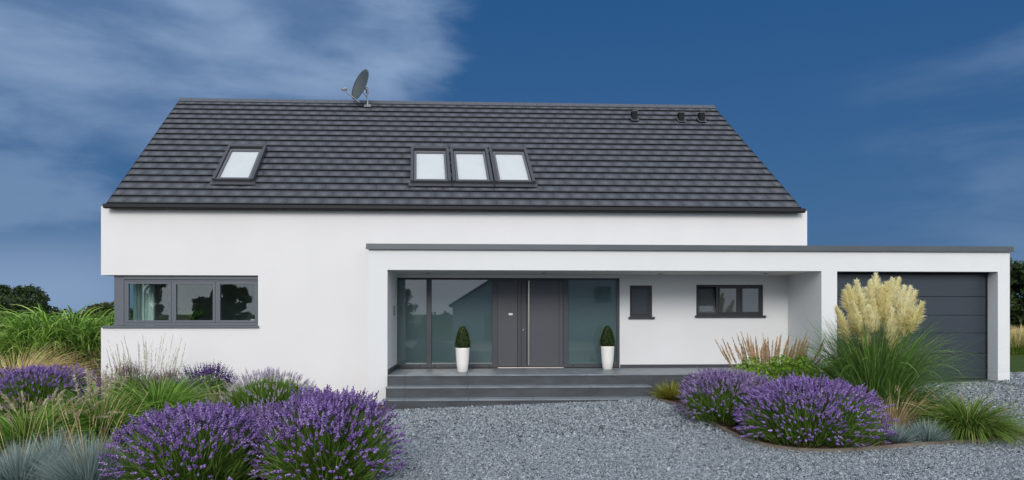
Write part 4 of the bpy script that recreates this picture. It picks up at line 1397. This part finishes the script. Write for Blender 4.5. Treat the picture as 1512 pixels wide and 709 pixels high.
# ------------------------------------------------------------------ pots with clipped box
def pot(px, zpy, label, label2, seed):
    d = ray(px, zpy)
    p = np.array([0, 0, EYE]) + d * ((zf - EYE) / d[2])
    t = thing('planter', label, 'planter', (p[0], p[1], zf), 'white planters by the front door')
    prof = [(.115, .0), (.125, .008), (.150, .22), (.165, .44), (.170, .56), (.172, .590), (.166, .597), (.155, .597), (.150, .57), (.146, .50), (.02, .50)]
    part('pot', MB().lathe((p[0], p[1], zf + .001), prof, 40), M_pot, t, smooth=True)
    part('soil', MB().lathe((p[0], p[1], zf + .52), [(.145, 0), (.14, .012), (.01, .02)], 24), M_soil, t)
    r = np.random.default_rng(seed)
    t2 = thing('topiary', label2, 'topiary', (p[0], p[1], zf + .54), 'clipped box cones')
    c = np.array([p[0], p[1], zf + .55])
    H = .56
    n = 4200
    s = r.uniform(0, 1, n) ** .85
    rad = .178 * np.sqrt(np.clip(1 - (np.clip(s - .22, 0, 1) / .80) ** 1.35, 0, 1)) * np.clip(.72 + s * 1.6, 0, 1)
    ph = r.uniform(0, 2 * np.pi, n)
    lump = 1 + .05 * np.sin(6 * ph + 9 * s) + r.normal(0, .05, n)
    P = c + np.stack([rad * lump * np.cos(ph), rad * lump * np.sin(ph), s * H + r.normal(0, .008, n)], -1)
    nr_ = norm(np.stack([np.cos(ph), np.sin(ph), .5 + 0 * ph], -1) + r.normal(0, .5, (n, 3)))
    a = norm(np.cross(nr_, r.normal(size=(n, 3)))); b = np.cross(nr_, a)
    sz = .015 * r.uniform(.6, 1.3, (n, 1))
    V = np.stack([P - a * sz, P - b * sz * .6, P + a * sz, P + b * sz * .6], 1).reshape(-1, 3)
    pk = Pack(); pk.add(V, np.arange(n)[:, None] * 4 + np.arange(4)[None], np.repeat(r.uniform(0, 1, n), 4))
    pk.make('foliage', M_box, t2)
    part('core', MB().lathe(c, [(.10, -.02), (.145, .05), (.150, .16), (.12, .30), (.06, .44), (.01, .50)], 20), M_box_in, t2, smooth=True)


pot(683, 549.5, 'white tapered planter left of the front door', 'clipped box cone in the left planter, before the wide pane', 71)
pot(897, 545.5, 'white tapered planter right of the front door', 'clipped box cone in the right planter, beside the porch wall', 72)

# things inside the corner window
p = at_y(283, 470, 18.2)
t = thing('house_plant', 'dark leafy palm inside the middle pane of the corner window', 'house plant', (p[0], p[1], rzf + .002))
pk = Pack(); r = np.random.default_rng(73)
c_ = np.array([p[0], p[1], wz0 + .10])
pk.blades(r, 60, c_, .03, (.4, .75), (5, 40), (50, 130), .022, 7)
pk.make('fronds', M_pamp, t)
part('trunk', MB().tube([(p[0], p[1], rzf + .3), tuple(c_)], [.03, .02], 8), M_bark_t, t)
part('pot', MB().lathe((p[0], p[1], rzf + .002), [(.12, 0), (.17, .33), (.15, .33), (.14, .30), (.01, .3)], 20), M_pot, t, smooth=True)
for px, lb in ((363, 'low white pot on the inner ledge of the corner window'), (374, 'taller white pot on the inner ledge at the right pane edge')):
    q_ = at_y(px, 475, YM + .30)
    h_ = .10 if px == 363 else .20
    tag(part('vase', MB().lathe((q_[0], q_[1], wz0 + .001), [(.05, 0), (.075, h_ * .5), (.06, h_), (.052, h_), (.05, h_ * .8), (.01, h_ * .8)], 16), M_pot, None, smooth=True), lb, 'vase')

# ------------------------------------------------------------------ trees
def tree(name, label, x, y, H, Rw, m, seed, n=7000, leaf=.16, trunk=.35, low=.25, cat='tree', group=None):
    r = np.random.default_rng(seed)
    z0 = float(zg(x, y))
    b = np.array([x, y, z0])
    t = thing(name, label, cat, b, group)
    tb = MB()
    tb.tube([b, b + np.array([.1, 0, H * .3]), b + np.array([0, .1, H * .62])], [H * .035, H * .026, H * .012], 8)
    pk = Pack()
    k = 90
    for i in range(k):
        a_ = r.uniform(0, 2 * np.pi); q_ = math.sqrt(r.uniform(0, 1))
        hh = r.uniform(low, .92)
        ww = math.sin(math.pi * min(1, max(.12, (hh - low * .5) / (1.12 - low * .5)))) ** .6
        c_ = b + np.array([Rw * q_ * ww * math.cos(a_), Rw * q_ * ww * math.sin(a_), H * hh])
        rad = r.uniform(.14, .32) * Rw
        leaf_cloud(pk, r, c_, (rad, rad, rad * .8), int(n * 1.3) // k, leaf, shell=.15)
        if i % 5 == 0:
            tb.tube([b + np.array([0, 0, H * r.uniform(.22, .5)]), (b + np.array([0, 0, H * .45]) + c_) / 2, c_], [H * .014, H * .009, H * .003], 6)
    pk.make('crown', m, t)
    part('trunk', tb, M_bark_t, t)
    return t


def tx(px, Y): return X(px, Y)


tree('broadleaf_tree', 'dark rounded tree on the horizon at the far left', tx(28, 62), 62, 4.6, 3.2, M_treeleaf, 81, 8000, .16)
tree('broadleaf_tree', 'dark tree cut off by the left edge behind the miscanthus', tx(-12, 55), 55, 3.6, 3.0, M_treeleaf, 82, 7000, .16)
tree('broadleaf_tree', 'small olive green tree on the horizon beside the house corner', tx(150, 66), 66, 3.3, 1.9, M_treeleaf2, 83, 6000, .12)
tree('broadleaf_tree', 'tall dark tree behind the garage at the right edge', tx(1518, 36), 36, 4.7, 2.1, M_treeleaf, 84, 9000, .13, low=.1)
tree('broadleaf_tree', 'second dark tree further out past the right edge', tx(1575, 38), 38, 5.2, 2.6, M_treeleaf, 85, 7000, .15, low=.1)
o, g, r = None, None, np.random.default_rng(86)
for k, (px, lb) in enumerate(((1495, 'tan ornamental grass at the lawn edge next to the garage wall'), (1525, 'tan ornamental grass past the lawn at the right edge'))):
    p = at_y(px, 530, 27 + k * .5); g = np.array([p[0], p[1], .5])
    o = thing('tan_grass', lb, 'ornamental grass', g)
    pk = Pack(); pk.blades(r, 900, g, .8, (.6, 1.2), (0, 30), (20, 80), .008, 6); pk.make('foliage', M_sedge, o)
    pk = Pack(); pk.blades(r, 1300, g + np.array([0, 0, .3]), .85, (.5, 1.0), (0, 30), (10, 60), .008, 6); pk.make('plumes', M_tan, o, kind='stuff')

# low hedge line far away
def hedge(name, label, x0, x1, y, h, seed, m, n=9000, leaf=.2, d=1.2):
    r = np.random.default_rng(seed)
    o = thing(name, label, 'hedge', ((x0 + x1) / 2, y, float(zg((x0 + x1) / 2, y))))
    pk = Pack()
    k = int((x1 - x0) / 1.2) + 2
    for i in range(k):
        x = x0 + (x1 - x0) * (i + .5) / k
        hh = h * r.uniform(.6, 1.2)
        leaf_cloud(pk, r, np.array([x, y + r.uniform(-.3, .3), float(zg(x, y)) + hh * .5]), (1.1, d, hh * .5), max(60, n // k), leaf, shell=.5)
    pk.make('foliage', m, o)


hedge('hedge', 'low dark hedge line on the horizon behind the miscanthus', -46, -24, 50, 1.8, 87, M_treeleaf)

r = np.random.default_rng(97)
pk = Pack()
for x_ in np.arange(-70, 110, 2.2):
    hh = r.uniform(2.2, 3.6)
    y_ = 92 + r.uniform(-4, 4)
    leaf_cloud(pk, r, np.array([x_, y_, float(zg(x_, y_)) + hh * .5]), (2.2, 2.0, hh * .55), 260, .26, shell=.4)
tag(pk.make('distant_woods', M_treeleaf, None), 'distant dark woods along the horizon behind the house', 'woods', kind='stuff')

# ------------------------------------------------------------------ across the street, seen in the panes
nb = thing('neighbour_house', 'white house across the street mirrored in the entrance panes', 'house', (6, -20, 0))
NB = MB()
nx0, nx1, ny0, ny1, nh = -2.4, 16.0, -28.0, -19.4, 2.9
NB.box(nx0, nx1, ny0, ny1, -.3, nh)
NB.add([(nx0, ny1, nh), (nx1, ny1, nh), ((nx0 + nx1) / 2, ny1, 8.6), (nx0, ny0, nh), (nx1, ny0, nh), ((nx0 + nx1) / 2, ny0, 8.6)], [(0, 2, 1), (3, 4, 5), (0, 3, 5, 2), (1, 2, 5, 4)])
part('wall', NB, M_wall, nb)
rf = MB()
for sgn, xa_ in ((1, nx0), (-1, nx1)):
    xm = (nx0 + nx1) / 2
    rf.add([(xa_ - sgn * .3, ny1 + .25, nh - .15), (xm, ny1 + .25, 8.75), (xm, ny0, 8.75), (xa_ - sgn * .3, ny0, nh - .15), (xa_ - sgn * .3, ny1 + .25, nh), (xm, ny1 + .25, 8.9), (xm, ny0, 8.9), (xa_ - sgn * .3, ny0, nh)],
           [(0, 1, 2, 3), (7, 6, 5, 4), (0, 4, 5, 1), (3, 2, 6, 7), (0, 3, 7, 4)])
part('roof', rf, M_tile, nb)
part('garage_door', MB().box(0.2, 3.4, ny1 + .005, ny1 + .05, -.05, 2.1), M_garage, nb)
part('window', MB().box(9.2, 10.5, ny1 + .005, ny1 + .05, 3.1, 4.4), M_wframe, nb)
TG = 'trees across the street'
tree('street_tree', 'tall dark tree mirrored in the left pane of the corner window', -28.4, -24, 8.2, 2.0, M_treeleaf, 91, 9000, .16, group=TG)
tree('street_tree', 'rounded tree mirrored in the right pane of the corner window', -21.0, -24, 4.8, 1.5, M_treeleaf, 92, 9000, .11, group=TG)
tree('street_tree', 'smaller rounded tree mirrored in the middle pane of the corner window', -23.1, -24, 3.9, .95, M_treeleaf, 95, 7000, .10, group=TG)
tree('street_tree', 'tree mirrored at the left of the entrance screen', -8.0, -24, 4.6, 2.0, M_treeleaf, 93, 7000, .14, group=TG)
hedge('hedge', 'clipped hedge across the street mirrored low in the entrance panes', -40, -2.8, -26, 2.0, 94, M_treeleaf, 16000)
